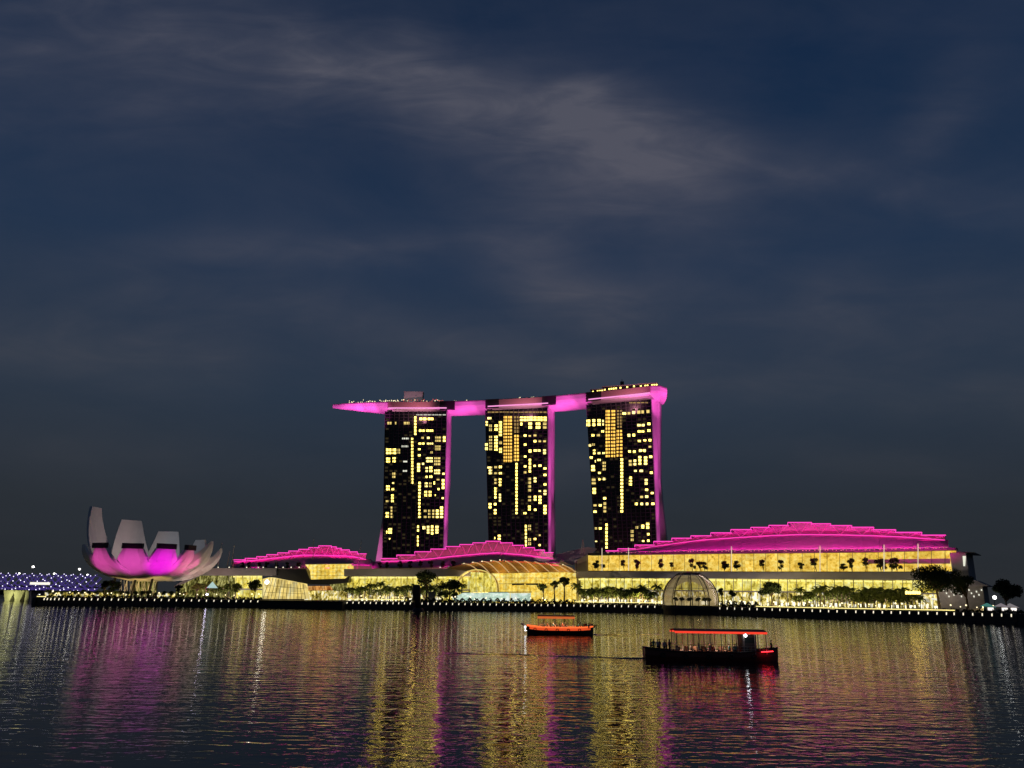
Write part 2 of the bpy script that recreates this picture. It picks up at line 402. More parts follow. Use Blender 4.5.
T2A = [(137,155,75,300),(158,178,75,300),(186,198,165,295),(200,213,165,295)]
T2B = [(186,198,75,160),(200,213,75,160),(60,345,54,63)]
T3W = [(27,46,150,183),(52,68,148,183),(76,92,148,180),(97,105,150,180),(185,205,118,132),(208,222,116,133),(228,243,112,130),(250,282,108,130),(290,306,106,128),
(250,285,168,184),(295,310,163,178),(252,283,197,210),(295,310,193,207),(50,64,213,228),(73,88,212,228),(93,106,197,210),(206,222,212,230),(228,243,212,228),
(253,268,240,252),(277,292,237,250),(300,314,235,250),(36,50,258,272),(52,66,255,268),(300,314,265,278),(210,224,285,300),(230,245,285,300),(258,290,280,297),(57,68,282,306),(77,90,293,306),(97,110,293,306),(40,57,312,326),(303,318,308,322),(64,70,328,342),(76,92,323,335),
(212,228,327,357),(232,248,325,355),(254,270,310,352),(280,296,312,352),(48,68,350,380),(98,114,335,377),(235,250,370,383),(260,278,370,384),(306,320,378,392),(79,92,380,392),(214,229,400,443),(50,72,408,438),(80,93,407,420),(99,114,405,420),(283,298,410,440),(54,71,450,480),(285,300,453,468),(310,324,468,482),(263,278,484,500),(285,301,482,498),(101,116,490,505),(240,254,514,530),(263,278,514,530),(288,301,514,530),(312,328,514,530),(58,74,522,535),(82,96,522,535),(102,116,512,562),(58,74,548,563),
(64,76,623,636),(82,96,623,636),(222,236,634,688),(243,257,618,633),(266,283,610,633),(288,305,603,633),(294,306,648,662),(270,283,680,690),(294,306,677,690),(65,76,683,690)]
T3S = [(177,190,320,562),(111,122,606,720)]
T3A = [(112,132,108,320),(136,155,108,320),(160,172,195,318),(175,187,195,318)]
T3B = [(162,172,108,190),(175,186,108,190),(215,300,74,82)]

def tower(label, org, sc, face, ends, east, wins, group):
    """face: TL,TR,BR,BL as (px,py,D); ends: west-slab back-right px at top/bottom; east: levels of (py, pxL, pxR, D)"""
    (tlx, tly, tld), (trx, try_, trd), (brx, bry, brd), (blx, bly, bld) = face
    TL, TR, BR, BL = W(tlx, tly, tld), W(trx, try_, trd), W(brx, bry, brd), W(blx, bly, bld)
    nn_ = (TR - TL).cross(BL - TL); rr_ = ray(brx, bry); BR = CAM + rr_ * ((TL - CAM).dot(nn_) / rr_.dot(nn_)); brd = BR.y
    def down(T, B): return T + (B - T) * ((T.z - GZ) / (T.z - B.z))
    BLg, BRg = down(TL, BL), down(TR, BR)
    base = (BLg + BRg) / 2
    t = thing('hotel_tower', label, 'tower', base, group)
    (etx, ebx, dd) = ends
    TRb = W(etx, try_, trd + dd); BRb = W(ebx, bry, brd + dd); BRbg = down(TRb, BRb)
    back = (TRb - TR); backb = (BRbg - BRg)
    TLb = TL + back * 0.9 + Vector((3, 0, 0)); BLbg = BLg + backb * 0.9 + Vector((3, 0, 0))
    mb = MB(); mb.hexa([BLg, BRg, BRbg, BLbg, TL, TR, TRb, TLb]); mb.build('facade', M['tower_glass'], t)
    n = (TR - TL).cross(BL - TL).normalized()
    if n.y > 0: n = -n
    # storey slabs and bay fins
    fl = 56; mb = MB()
    for i in range(1, fl):
        k = i / fl; a = TL.lerp(BLg, k); b = TR.lerp(BRg, k); z = Vector((0, 0, 0.32))
        mb.hexa([a, b, b + n * 0.9, a + n * 0.9, a + z, b + z, b + n * 0.9 + z, a + n * 0.9 + z])
    mb.build('storey_slabs', M['tower_fin'], t)
    mb = MB()
    for i in range(0, 14):
        k = i / 13 * 0.992 + 0.004; a = TL.lerp(TR, k); b = BLg.lerp(BRg, k); d = (TR - TL).normalized() * 0.22
        mb.hexa([b - d, b + d, b + d + n * 1.1, b - d + n * 1.1, a - d, a + d, a + d + n * 1.1, a - d + n * 1.1])
    mb.build('bay_fins', M['tower_fin'], t)
    # white end wall of the west slab
    e = (TR - TRb).cross(BR - TR).normalized()
    if e.x < 0: e = -e
    mb = MB(); mb.hexa([BRg + n * 1.2, BRg + n * 1.2 + e * 0.8, BRbg + e * 0.8, BRbg, TR + n * 1.2, TR + n * 1.2 + e * 0.8, TRb + e * 0.8, TRb])
    mb.build('end_wall', M['white'], t)
    # east slab that splays away at the foot
    rows = []
    for (py, pl, pr, D, th) in east:
        a, b = W(pl, py, D), W(pr, py, D + th); a.z = b.z = (a.z + b.z) / 2
        fr = W(pr - 0.55 * (abs(th) * 0.12 + 1.2), py, D); fr.z = a.z
        rows.append([a, fr, b, Vector((a.x + 4, a.y + th, a.z))])
    k = rows[-1]; kk = rows[-2]; s = (k[0].z - GZ) / (kk[0].z - k[0].z)
    rows.append([p + (p - q) * s for p, q in zip(k, kk)])
    mb = MB()
    for r0, r1 in zip(rows, rows[1:]): mb.add(r0 + r1, [(4, 5, 1, 0), (5, 6, 2, 1), (6, 7, 3, 2), (7, 4, 0, 3)])
    mb.add(rows[0], [(0, 1, 2, 3)])
    mb.build('rear_slab', M['white'], t)
    # windows
    DN = (W(tlx, tly, tld) - TL)
    P0 = TL + n * 0.35; U = TR - TL; 
    def onface(px, py):
        r = ray(px, py); return CAM + r * ((P0 - CAM).dot(n) / r.dot(n))
    mats = {'W': 'win', 'S': 'win', 'C': 'win_w', 'A': 'win_a', 'B': 'win_a2'}
    flh = (TL.z - GZ) / fl
    for kind, rects in wins:
        for (x0, x1, y0, y1) in rects:
            X0, X1 = org[0] + x0 / sc, org[0] + x1 / sc; Y0, Y1 = org[1] + y0 / sc, org[1] + y1 / sc
            a = onface(X0, Y0); hgt = a.z - onface(X0, Y1).z
            rowsn = max(1, round(hgt / flh)); mb = MB()
            wpx = X1 - X0
            cols = max(1, round(wpx / 3.6)) if kind in 'WCB' else (max(1, round(wpx / 1.9)) if kind == 'A' else 1)
            g = 0.17
            for i in range(rowsn):
                for j in range(cols):
                    xa = X0 + (X1 - X0) * (j + 0.09) / cols; xb = X0 + (X1 - X0) * (j + 0.91) / cols
                    ya = Y0 + (Y1 - Y0) * (i + g) / rowsn; yb = Y0 + (Y1 - Y0) * (i + 1 - g) / rowsn
                    mb.slab(onface(xa, yb), onface(xb, yb), onface(xb, ya), onface(xa, ya), n * 0.25)
            mb.build('window', M[random.choice(('win', 'win', 'win2', 'win3')) if kind == 'W' else mats[kind]], t)
    mb = MB(); ux = (TR - TL); rq = random.Random(int(tlx))
    for _ in range(190):
        i = rq.randrange(1, fl - 2); j = rq.randrange(13); a = TL.lerp(BLg, (i + .25) / fl); b = TR.lerp(BRg, (i + .25) / fl); a2 = TL.lerp(BLg, (i + .8) / fl); b2 = TR.lerp(BRg, (i + .8) / fl)
        f0, f1 = (j + .2) / 13, (j + .8) / 13; mb.slab(a2.lerp(b2, f0), a2.lerp(b2, f1), a.lerp(b, f1), a.lerp(b, f0), n * .2)
    mb.build('dim_windows', M['win_dim'], t)['kind'] = 'stuff'
    return t, dict(TL=TL, TR=TR, BLg=BLg, BRg=BRg, TRb=TRb, n=n, e=e, rows=rows)

TG = 'three hotel towers under the sky deck'
t1, i1 = tower('left dark hotel tower with scattered lit rooms and a slanting rear leg at its foot', (370, 410), 5.12,
    [(385.2, 411.5, 836), (447.0, 411.5, 822), (443.3, 556, 822), (382.5, 558, 836)], (449.8, 446.0, 10),
    [(411.5, 392, 451.6, 836, 12), (480, 387, 450.6, 838, 12), (508, 384.0, 449, 846, 10), (535, 379.9, 448, 862, 8), (556, 376.6, 447.5, 880, 6)],
    [('W', T1W), ('S', T1S), ('C', T1C)], TG)
t2, i2 = tower('middle dark hotel tower with amber stair windows down to mid height', (475, 400), 4.8,
    [(485.2, 410.5, 806), (547.8, 407.5, 790), (548.4, 556, 790), (489, 556, 806)], (551.0, 550.4, 12),
    [(409, 492, 554.8, 806, 12), (480, 492, 554.8, 808, 12), (525, 492, 555.3, 822, 10), (556, 492, 555.9, 842, 8)],
    [('W', T2W), ('S', T2S), ('A', T2A), ('B', T2B)], TG)
t3, i3 = tower('right dark hotel tower with wide pink end wall and splayed rear leg', (580, 385), 4.39,
    [(586.2, 405, 772), (651.2, 399.5, 754), (657.0, 553, 754), (595.4, 552, 772)], (655.6, 659.8, 14),
    [(402, 592, 661.4, 774, 16), (480, 598, 661.6, 776, 14), (510, 600, 664.3, 788, 9), (535, 602, 667.3, 804, 7), (552, 604, 669.5, 820, 6)],
    [('W', T3W), ('S', T3S), ('A', T3A), ('B', T3B)], TG)
for inf in (i1, i2, i3):
    R_ = (inf['TR'] + inf['TRb']) / 2; B_ = inf['BRg']; e = inf['e'].copy(); e.z = 0; e.normalize(); n = inf['n']
    for (hs, ht, L, an) in ((GZ + 2, 0.22, 0.75, 48), (GZ + 2, 0.55, 0.75, 24), (GZ + 2, 0.88, 0.75, 20)):
        pos = Vector((B_.x, B_.y, hs)) + e * 52 + n * 22
        tg = Vector((B_.x, B_.y, 0)).lerp(Vector((R_.x, R_.y, 0)), ht); tg.z = GZ + (R_.z - GZ) * ht
        wash(pos, tg, L, MAG, an, 0.9)
# floodlight on the left tower's leg
leg = i1['rows'][-2][0]; wash(leg + Vector((-40, -30, -35)), leg + Vector((3, 0, 10)), 0.55, (1, .2, .62), 45)

# ------------------------------------------------------------------ sky deck on top of the towers
RIM = [(331.5, 404.6, 852), (337, 404.3, 851), (345, 403.6, 848), (360, 403.0, 844), (386, 402.6, 836), (420, 402.6, 826), (450, 402.4, 817), (486, 400.9, 804), (520, 399.2, 795),
       (552, 397.2, 785), (590, 393.5, 768), (625, 389.8, 758), (652, 386.6, 750), (660, 386.6, 748), (667, 389.4, 748)]
BW = [(331.5, 1.6), (337, 4), (345, 9), (360, 17), (386, 27), (420, 33), (660, 36), (667, 35)]
BD = [(332.5, 2.0), (337, 3.4), (345, 4.6), (360, 6.8), (386, 9.2), (420, 9.6), (656, 10.0), (667, 9.5)]
rimp = [W(*r) for r in RIM]
base = Vector((rimp[7].x, rimp[7].y + 15, rimp[7].z - 10))
sk = thing('sky_deck', 'long boat shaped sky deck lit magenta from below, lying across three towers', 'roof deck', base)
rows = []; 
for i, (p, r) in enumerate(zip(rimp, RIM)):
    d = (rimp[min(i + 1, len(rimp) - 1)] - rimp[max(i - 1, 0)]); d.z = 0; d.normalize(); nb = Vector((-d.y, d.x, 0))
    w_, b_ = interp(BW, r[0]), interp(BD, r[0]); row = []
    mid0 = 17 - w_ / 2
    for k in range(0, 15):
        th = math.pi * k / 14
        row.append(p + nb * (mid0 * 0.25 + w_ / 2 * (1 - math.cos(th))) + Vector((0, 0, -b_ * (math.sin(th) ** 0.75) - (0.0 if k in (0, 14) else 0.9))))
    rows.append(row)
mb = MB(); mb.grid(rows)
mb.add([p for p in rows[-1]], [tuple(range(15))]); mb.add(rows[0], [tuple(range(15))[::-1]])
mb.build('hull', M['white'], sk, smooth=False)
mb = MB(); mb.grid([[r[0] + Vector((0, 0, .05)), r[14] + Vector((0, 0, .05))] for r in rows])
mb.build('deck', M['dark'], sk)
mb = MB(); mb.path([r[0] + Vector((0, -.3, 0.5)) for r in rows], 0.75, 6); mb.build('parapet', M['canopy_grey'], sk)
def rim_at(px):
    for (a, pa), (b, pb) in zip(zip(RIM, rimp), zip(RIM[1:], rimp[1:])):
        if px <= b[0]: return pa.lerp(pb, (px - a[0]) / (b[0] - a[0]))
    return rimp[-1].copy()
# dark joints and slabs coloured as unlit belly over each tower, with the bright ledge below
for (x0, x1) in ((440, 455), (485.5, 499), (542, 556), (586, 601)):
    a, b = rim_at(x0), rim_at(x1); mb = MB(); v = Vector((0, -3.2, 0))
    dn = Vector((0, 0, -7.6)); up = Vector((0, 0, 0.9)); bk = Vector((0, 6, 0))
    mb.hexa([a + v + dn + bk * .4, b + v + dn + bk * .4, b + bk + dn, a + bk + dn, a + v + up, b + v + up, b + bk + up, a + bk + up])
    mb.build('movement_joint', M['black'], sk)
M['fascia'] = pm('unlit_belly_fascia', (0.34, 0.20, 0.20), 0.5)  # brown stands in for the shade on the hull belly
for (x0, x1) in ((388, 440), (499, 542), (601, 650)):
    a, b = rim_at(x0), rim_at(x1); mb = MB()
    mb.hexa([a + Vector((0, -2.2, -5.6)), b + Vector((0, -2.2, -5.6)), b + Vector((0, 1.5, -5.6)), a + Vector((0, 1.5, -5.6)), a + Vector((0, -2.4, 0.2)), b + Vector((0, -2.4, 0.2)), b + Vector((0, 1, 0.2)), a + Vector((0, 1, 0.2))])
    mb.build('fascia', M['fascia'], sk)
    wash(a.lerp(b, .5) + Vector((0, -26, -16)), a.lerp(b, .5) + Vector((0, -2, -3)), 0.8, (1, .35, .5), 110)  # pink fill spot added so the slab is less dark
for (x0, x1) in ((389, 447), (488, 548), (588, 649)):
    a, b = rim_at(x0), rim_at(x1); mb = MB()
    mb.slab(a + Vector((0, -3.4, -7.4)), b + Vector((0, -3.4, -7.4)), b + Vector((0, -3.4, -6.4)), a + Vector((0, -3.4, -6.4)), (0, 1.2, 0))
    mb.build('ledge_light', M['led_ledge'], sk)
# roof garden things on the deck
mb = MB()
def dots(x0, x1, n, h0, h1, prob=0.8):
    for i in range(n):
        if random.random() > prob: continue
        p = rim_at(x0 + (x1 - x0) * (i + random.random() * .7) / n) + Vector((0, random.uniform(1, 12), random.uniform(h0, h1)))
        mb.box(p, (random.uniform(.5, 1.3), .5, random.uniform(.4, .9)))
dots(346, 399, 44, 1.6, 4.2); dots(385, 445, 40, 1.8, 4.6, .6); dots(450, 486, 26, 1.2, 2.6); dots(515, 534, 20, 1.6, 3.0); dots(495, 585, 24, 1.2, 2.4, .4); dots(590, 655, 34, 1.5, 3.2, .6)
mb.build('deck_lights', M['deckdot'], sk)['kind'] = 'stuff'
mb = MB()
for i in range(34):
    p = rim_at(400 + 45 * random.random()) + Vector((0, random.uniform(0, 8), random.uniform(1.6, 4.6))); mb.box(p, (.6, .5, .7))
mb.build('red_deck_lights', em('red_dot', (1, .15, .12), .9, False), sk)['kind'] = 'stuff'
p = rim_at(412) + Vector((0, 14, 0)); mb = MB(); mb.box(p + Vector((0, 0, 8)), (21, 10, 13)); mb.box(p + Vector((0, 0, 14.8)), (22, 11, .5)); wash(p + Vector((0, -30, 4)), p + Vector((0, 0, 9)), .11, (.9, .85, 1), 60)  # fill spot added to raise the box to grey
tag(mb.build('lift_house', M['canopy_grey']), 'grey box shaped lift house on the sky deck above the left tower', 'rooftop building')
for o_, (x0, x1, h, zz) in zip(range(3), ((592, 606, 3.2, 1.5), (604, 640, 4.2, 2.5), (640, 658, 3.6, 2.0))):
    a, b = rim_at(x0) + Vector((0, 5, 0)), rim_at(x1) + Vector((0, 5, 0)); c = (a + b) / 2; L = (b - a).length
    rz = math.atan2(b.y - a.y, b.x - a.x)
    lab = ['small low roof bar at the left end of the deck over the right tower', 'long lit rooftop restaurant on the deck over the right tower', 'small lit pavilion at the far right tip of the deck'][o_]
    r = thing('rooftop_bar', lab, 'rooftop building', c)
    mb = MB(); mb.box(c + Vector((0, 0, h / 2 + zz * .2)), (L, 7, h), rz); mb.build('wall', M['dark'], r)
    mb = MB(); mb.box(c + Vector((0, 0, h + zz * .2 + .3)), (L + 1.5, 9, .6), rz); mb.build('roof', M['canopy_grey'], r)
    mb = MB(); k = int(L / 2.2)
    for i in range(k):
        if random.random() < .3: continue
        q = a.lerp(b, (i + .5) / k) + Vector((0, -3.9, h * .55 + zz * .2)); mb.box(q, (1.5, .3, h * .35), rz)
    mb.build('window', M['win'], r)
p = rim_at(624) + Vector((0, 12, 0)); mb = MB(); mb.box(p + Vector((0, 0, 6)), (3.5, 3.5, 12)); mb.tube(p + Vector((0, 0, 12)), p + Vector((0, 0, 15)), .25)
tag(mb.build('roof_mast', M['dark']), 'dark square mast housing standing on the deck over the right tower', 'mast')
# floodlights for the belly: unseen, hung in open air below and before it
def belly(pxa, drop, fwd, L, ang=120, dx=0):
    p = rim_at(pxa); wash(p + Vector((dx, -fwd, -drop)), p + Vector((0, 8, -8)), L, MAG, ang)
for px in (346, 361, 377): belly(px, 44, 48, 0.72, 44)
belly(463, 34, 24, 0.55, 62); belly(477, 34, 24, 0.55, 62)
belly(562, 34, 24, 0.58, 62); belly(576, 34, 24, 0.58, 62)
belly(661, 24, 26, 0.8, 60, 18)

# ------------------------------------------------------------------ trees
def crown_mesh(lobes, n, leaf, seed, flat=0.7):
    rnd = random.Random(seed); mb = MB(); tot = sum(l[3] ** 2 for l in lobes)
    for (x, y, z, r) in lobes:
        for _ in range(int(n * r * r / tot)):
            d = Vector((rnd.gauss(0, 1), rnd.gauss(0, 1), rnd.gauss(0, 1))).normalized() * r * (rnd.random() ** 0.45)
            p = Vector((x, y, z)) + Vector((d.x, d.y, d.z * flat))
            s = leaf * rnd.uniform(.6, 1.4)
            u = Vector((rnd.gauss(0, 1), rnd.gauss(0, 1), rnd.gauss(0, .6))).normalized(); v = u.orthogonal().normalized()
            v = Matrix.Rotation(rnd.random() * 6.28, 3, u) @ v; w = u.cross(v)
            mb.add([p - v * s, p + w * s * .55, p + v * s, p - w * s * .55], [(0, 1, 2, 3)])
    return mb
def make_tree(label, h, spread, seed, n=1500, leaf=.55, mat='leaf', cat='tree', name='tree', trunk_frac=.42, lobes=7):
    rnd = random.Random(seed); t = local(name, label, cat)
    L = []
    for i in range(lobes):
        a = rnd.random() * 6.28; rr = rnd.uniform(.15, .75) * spread
        L.append((math.cos(a) * rr, math.sin(a) * rr * .8, h * rnd.uniform(trunk_frac + .15, .84), spread * rnd.uniform(.34, .58)))
    L.append((0, 0, h * .80, spread * .5))
    mb = MB(); top = Vector((rnd.uniform(-.3, .3), 0, h * trunk_frac))
    mb.path([(0, 0, 0), top * .5 + Vector((.15, 0, 0)), top], [h * .035, h * .028, h * .022], 7)
    for (x, y, z, r) in L:
        e = Vector((x, y, z - r * .2)); m_ = top.lerp(e, .5) + Vector((0, 0, h * .04)); mb.path([top, m_, e], [h * .018, h * .012, h * .005], 5)
    mb.build('trunk', M['trunk'], t); crown_mesh(L, n, leaf, seed).build('crown', M[mat], t)
    return t
def make_palm(label, h, seed, fr=22, L=3.6):
    rnd = random.Random(seed); t = local('palm_tree', label, 'palm tree')
    mb = MB(); lean = rnd.uniform(-.05, .05) * h
    mb.path([(0, 0, 0), (lean * .3, 0, h * .5), (lean, 0, h)], [.24, .18, .16], 7); mb.build('trunk', M['trunk'], t)
    mb = MB()
    for i in range(fr):
        a = 6.28 * i / fr + rnd.uniform(-.2, .2); el = rnd.uniform(-.1, 1.1); d = Vector((math.cos(a), math.sin(a), 0)); s = Vector((-d.y, d.x, 0))
        p = Vector((lean, 0, h)); v = d * math.cos(el) + Vector((0, 0, math.sin(el))); pts = [p.copy()]
        for k in range(6): v = (v + Vector((0, 0, -.26))).normalized(); p = p + v * L / 6; pts.append(p.copy())
        for k in range(6):
            a_, b_ = pts[k], pts[k + 1]; w = .75 * (1 - abs(k - 2.2) / 5.2)
            dr = Vector((0, 0, -w * .45))
            mb.add([a_, b_, b_ + s * w + dr, a_ + s * w * .8 + dr, b_ - s * w + dr, a_ - s * w * .8 + dr], [(0, 1, 2, 3), (1, 0, 5, 4)] if k % 2 == 0 or k > 3 else [(0, 1, 2, 3), (1, 0, 5, 4)])
    mb.build('crown', M['palm'], t, thick=0)
    return t
palms = [Proto(make_palm('x', hh, s)) for s, hh in ((1, 7.6), (2, 6.4), (3, 8.3), (4, 5.4))]
smalltrees = [Proto(make_tree('x', 7, 3.0, s, 700, .45)) for s in (21, 22, 23)]
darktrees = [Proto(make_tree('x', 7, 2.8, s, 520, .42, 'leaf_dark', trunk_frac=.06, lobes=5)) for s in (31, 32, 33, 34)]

# ------------------------------------------------------------------ shopping mall
FR = Plane(G(580, 548, 0), G(957, 414, 0))
FL = Plane(G(180, 545, 0), G(470, 541, 0))
def prism_px(mb, P, poly, off, th):
    """polygon given as (px,py) on plane P at depth off, extruded th metres backwards"""
    f = [P(x, y, off) for x, y in poly]; b = [p + P.n * th for p in f]; k = len(poly)
    mb.add(f + b, [tuple(range(k)), tuple(range(2 * k - 1, k - 1, -1))] + [(i, i + k, (i + 1) % k + k, (i + 1) % k) for i in range(k)])
    return mb

def mall_roof(label, P, steps, chord, basel, off0=0, off1=16, lampL=.55, shellL=.10, far=False, group='pink lit mall roofs'):
    xs0, xs1 = steps[0][0], steps[-1][1]
    b0 = P((xs0 + xs1) / 2, interp(basel, (xs0 + xs1) / 2), off1)
    t = thing('mall_roof', label, 'roof', b0, group)
    # curved shell from the eave up to the bottom chord
    n = 40; rows = []
    X0, X1 = basel[0][0], basel[-1][0]
    for i in range(n + 1):
        x = X0 + (X1 - X0) * i / n; yb = interp(basel, x); yc = min(interp(chord, x), yb - .15)
        r = []
        for k in range(7):
            f = k / 6; r.append(P(x, yb + (yc - yb) * f, off0 + (off1 - off0) * f ** 1.25))
        rows.append(r)
    mb = MB(); mb.grid(rows); mb.build('roof_shell', M['roof_metal'], t, smooth=True, thick=.3)
    # standing ridges on the shell
    mb = MB()
    for i in range(0, n + 1, 2): mb.path([p + Vector((0, -.1, .15)) for p in rows[i]], .14, 4)
    mb.build('shell_seams', M['roof_metal'], t)
    mc = MB(); cp = [(x, interp(chord, x)) for x in [xs0 + (xs1 - xs0) * i / 40 for i in range(41)] if interp(chord, x) > interp([(0.5 * (s[0] + s[1]), s[2]) for s in steps], x)]
    mc.path([P(x, y, off1 - .6) for x, y in cp], .28, 5); mc.build('chord_light', M['led_pink'], t)
    for j, (x0, x1, y) in enumerate(steps):
        c0, c1 = interp(chord, x0), interp(chord, x1)
        xm = (x0 + x1) / 2; cm = interp(chord, xm)
        if cm - y < .6: c0 = max(c0, y + 1.2); c1 = max(c1, y + 1.2); cm = max(cm, y + 1.2)
        mb = MB(); prism_px(mb, P, [(x0, y), (x1, y), (x1, c1 + .4), (x0, c0 + .4)], off1 + 3.5, 1.0)
        pn = mb.build('roof_panel', M['roof_metal'], t)
        # the projecting eave with its light line
        a, b = P(x0 - .3, y, off1 - .5), P(x1 + .6, y, off1 - .5); mb = MB()
        mb.slab(a, b, b + P.n * 4, a + P.n * 4, (0, 0, .5)); mb.build('eave', M['roof_metal'], t)
        mb = MB(); mb.tube(a + Vector((0, -.3, .1)), b + Vector((0, -.3, .1)), .30, n=5)
        q = P(x1 + .6, min(y + 2.2, c1), off1 - .5) if j < len(steps) - 1 and steps[j + 1][2] > y else None
        if q is not None: mb.tube(b + Vector((0, -.3, .1)), q, .24, n=5)
        if j > 0 and steps[j - 1][2] > y: mb.tube(a + Vector((0, -.3, .1)), P(x0 - .3, min(y + 2.0, c0), off1 - .5), .24, n=5)
        mb.build('light_line', M['led_pink'], t)
        if cm - y > 2:
            mb = MB(); A = P(x0 + (x1 - x0) * .12, y + .3, off1); B = P(x0 + (x1 - x0) * .88, y + .3, off1); Q = P(xm, cm, off1)
            mb.tube(A, Q, .17, n=4); mb.tube(Q, B, .17, n=4); mb.build('truss', M['led_pink_soft'], t)
        # washer under the panel
        yy = (cm + y) / 2
        wdt = (P(x1, yy, off1) - P(x0, yy, off1)).length
        panel_lamp(P(xm, cm, off1 - 3.0) + Vector((0, 0, .4)), P(xm, yy, off1 + 3.5), lampL, MAGR, wdt, .5)
    # washers for the shell, added in open air before and below the eave
    nn = max(3, int((X1 - X0) / 22))
    for i in range(nn):
        x = X0 + (X1 - X0) * (i + .5) / nn; yb, yc = interp(basel, x), interp(chord, x); wdt = (P(X1, yb, 0) - P(X0, yb, 0)).length / nn
        if yb - yc < 1.5: continue
        if far: panel_lamp(P(x, yb + 5, off0 - 15), P(x, yb * .4 + yc * .6, off0 + 6), shellL, (1.0, .002, .42), wdt, .5, spread=75)
        else: panel_lamp(P(x, yb + .5, off0 - 5) + Vector((0, 0, -1)), P(x, (yb + yc) / 2, off0 + 6), shellL, (1.0, .002, .40), wdt, .5)
    return t

stR = [(606,618,551),(618,635,549),(635,654,545.2),(654,672,541.6),(672,691,538.4),(691,711,536),(711,731,533),(731,751,529.8),(751,769,527.6),(769,788,525.6),(788,811,522.7),(811,830,524),(830,851,525.8),(851,873,527.5),(873,895,530),(895,921,532.6),(921,945,535.4)]
chR = [(606,552.4),(635,550),(649,547.4),(675,543.6),(700,540.2),(740,537.4),(770,535.6),(799,534.6),(840,534.8),(870,535.6),(903,537),(925,538.6),(945,540.2)]
bsR = [(604,552.6),(640,552),(700,550.6),(770,550),(880,549),(948,547.6)]
mall_roof('large right magenta roof with long stepped truss over the amber mall hall', FR, stR, chR, bsR, 0, 9, .52, .17, far=True)
stL = [(234,245.5,560),(245.5,257,558.5),(257,267,556.8),(267,278,554.8),(278,289,553),(289,299,551.2),(299,309,549.5),(309,319,547.8),(319,331,546),(331,336,547),(336,341,548.5),(341,349,550),(349,357,552),(357,366,554)]
chL = [(234,561.8),(255,560.2),(278,557.6),(302,555),(323,555.2),(350,556),(359,557.5),(366,559.5)]
bsL = [(234,568.5),(300,568),(350,565.5),(372,566)]
mall_roof('left pink stepped truss roof beside the lotus shaped museum', FL, stL, chL, bsL, 4, 10, .52, .6)
stM = [(381,397,558.7),(397,415,555.2),(415,431,551.9),(431,446,549.2),(446,460,546.7),(460,473,544.7),(473,486,543),(486,500,541.4),(500,512,543),(512,523,545.5),(523,534,547.8),(534,544,550.2),(544,553,552.8)]
chM = [(381,561.5),(410,560.5),(433,558.5),(447,556.8),(466,555),(481,553.7),(498,552.7),(513,554),(527,555.2),(536,556.5),(553,558.5)]
bsM = [(372,568.4),(420,568.2),(470,566),(520,563),(560,563)]
mall_roof('middle pink stepped truss roof in front of the left and middle towers', FL, stM, chM, bsM, 4, 10, .46, .6)

# materials of lit interiors
Y1, Y2, Y3 = (1.0, .80, .22), (1.0, .62, .10), (.42, .26, .04)
M['hall'] = lit('hall_interior', [(.36, (.45, .24, .02)), (.44, (.85, .52, .06)), (.53, (1.0, .68, .12)), (.66, (1.0, .84, .26))], (.45, .45, .5), .95, 4, bays=(4, 9, .8))
M['hall_y'] = lit('yellow_interior', [(.36, (.16, .12, .01)), (.44, (.75, .58, .07)), (.52, (1.0, .84, .16)), (.62, (1.0, .96, .42))], (.55, .55, .35), 1.0, 5, bays=(3.1, 3.4, .6))
M['shops'] = lit('shopfront_interior', [(.39, (.03, .022, .004)), (.46, (.45, .34, .05)), (.52, (1.0, .80, .22)), (.59, (1.0, .98, .80))], (.7, .7, .4), 1.15, 5, bays=(2.2, 3.0, .35))
M['atrium'] = lit('atrium_interior', [(.36, (.6, .34, .03)), (.45, (.95, .62, .07)), (.54, (1.0, .76, .16)), (.65, (1.0, .88, .36))], (.5, .5, .6), 1.0, 4, bays=(4.2, 4.0, .75))
M['olive'] = lit('dim_olive_interior', [(.40, (.01, .01, .004)), (.5, (.22, .20, .04)), (.6, (.75, .70, .25))], (.8, .8, .3), .7, 4)
M['aqua'] = lit('pale_aqua_light', [(.38, (.38, .55, .44)), (.5, (.62, .82, .66)), (.62, (.9, 1.0, .92))], (.3, .3, .5), .95, 3, bays=(6, 9, .75))

def window_wall(t, P, x0, x1, y0, y1, off, depth, mat, bay, frame='dark', name='lit_interior', mull=.22, floors=0):
    mb = MB(); prism_px(mb, P, [(x0, y0), (x1, y0), (x1, y1), (x0, y1)], off + depth, .4); o = mb.build(name, M[mat], t)
    mb = MB(); k = max(1, round((x1 - x0) / bay))
    for i in range(k + 1):
        x = x0 + (x1 - x0) * i / k; mb.tube(P(x, y0, off), P(x, y1, off), mull, n=4)
    for j in range(1, floors + 1):
        y = y0 + (y1 - y0) * j / (floors + 1); mb.tube(P(x0, y, off), P(x1, y, off), .15, n=4)
    mb.each('mullion', M[frame], t)
    return o

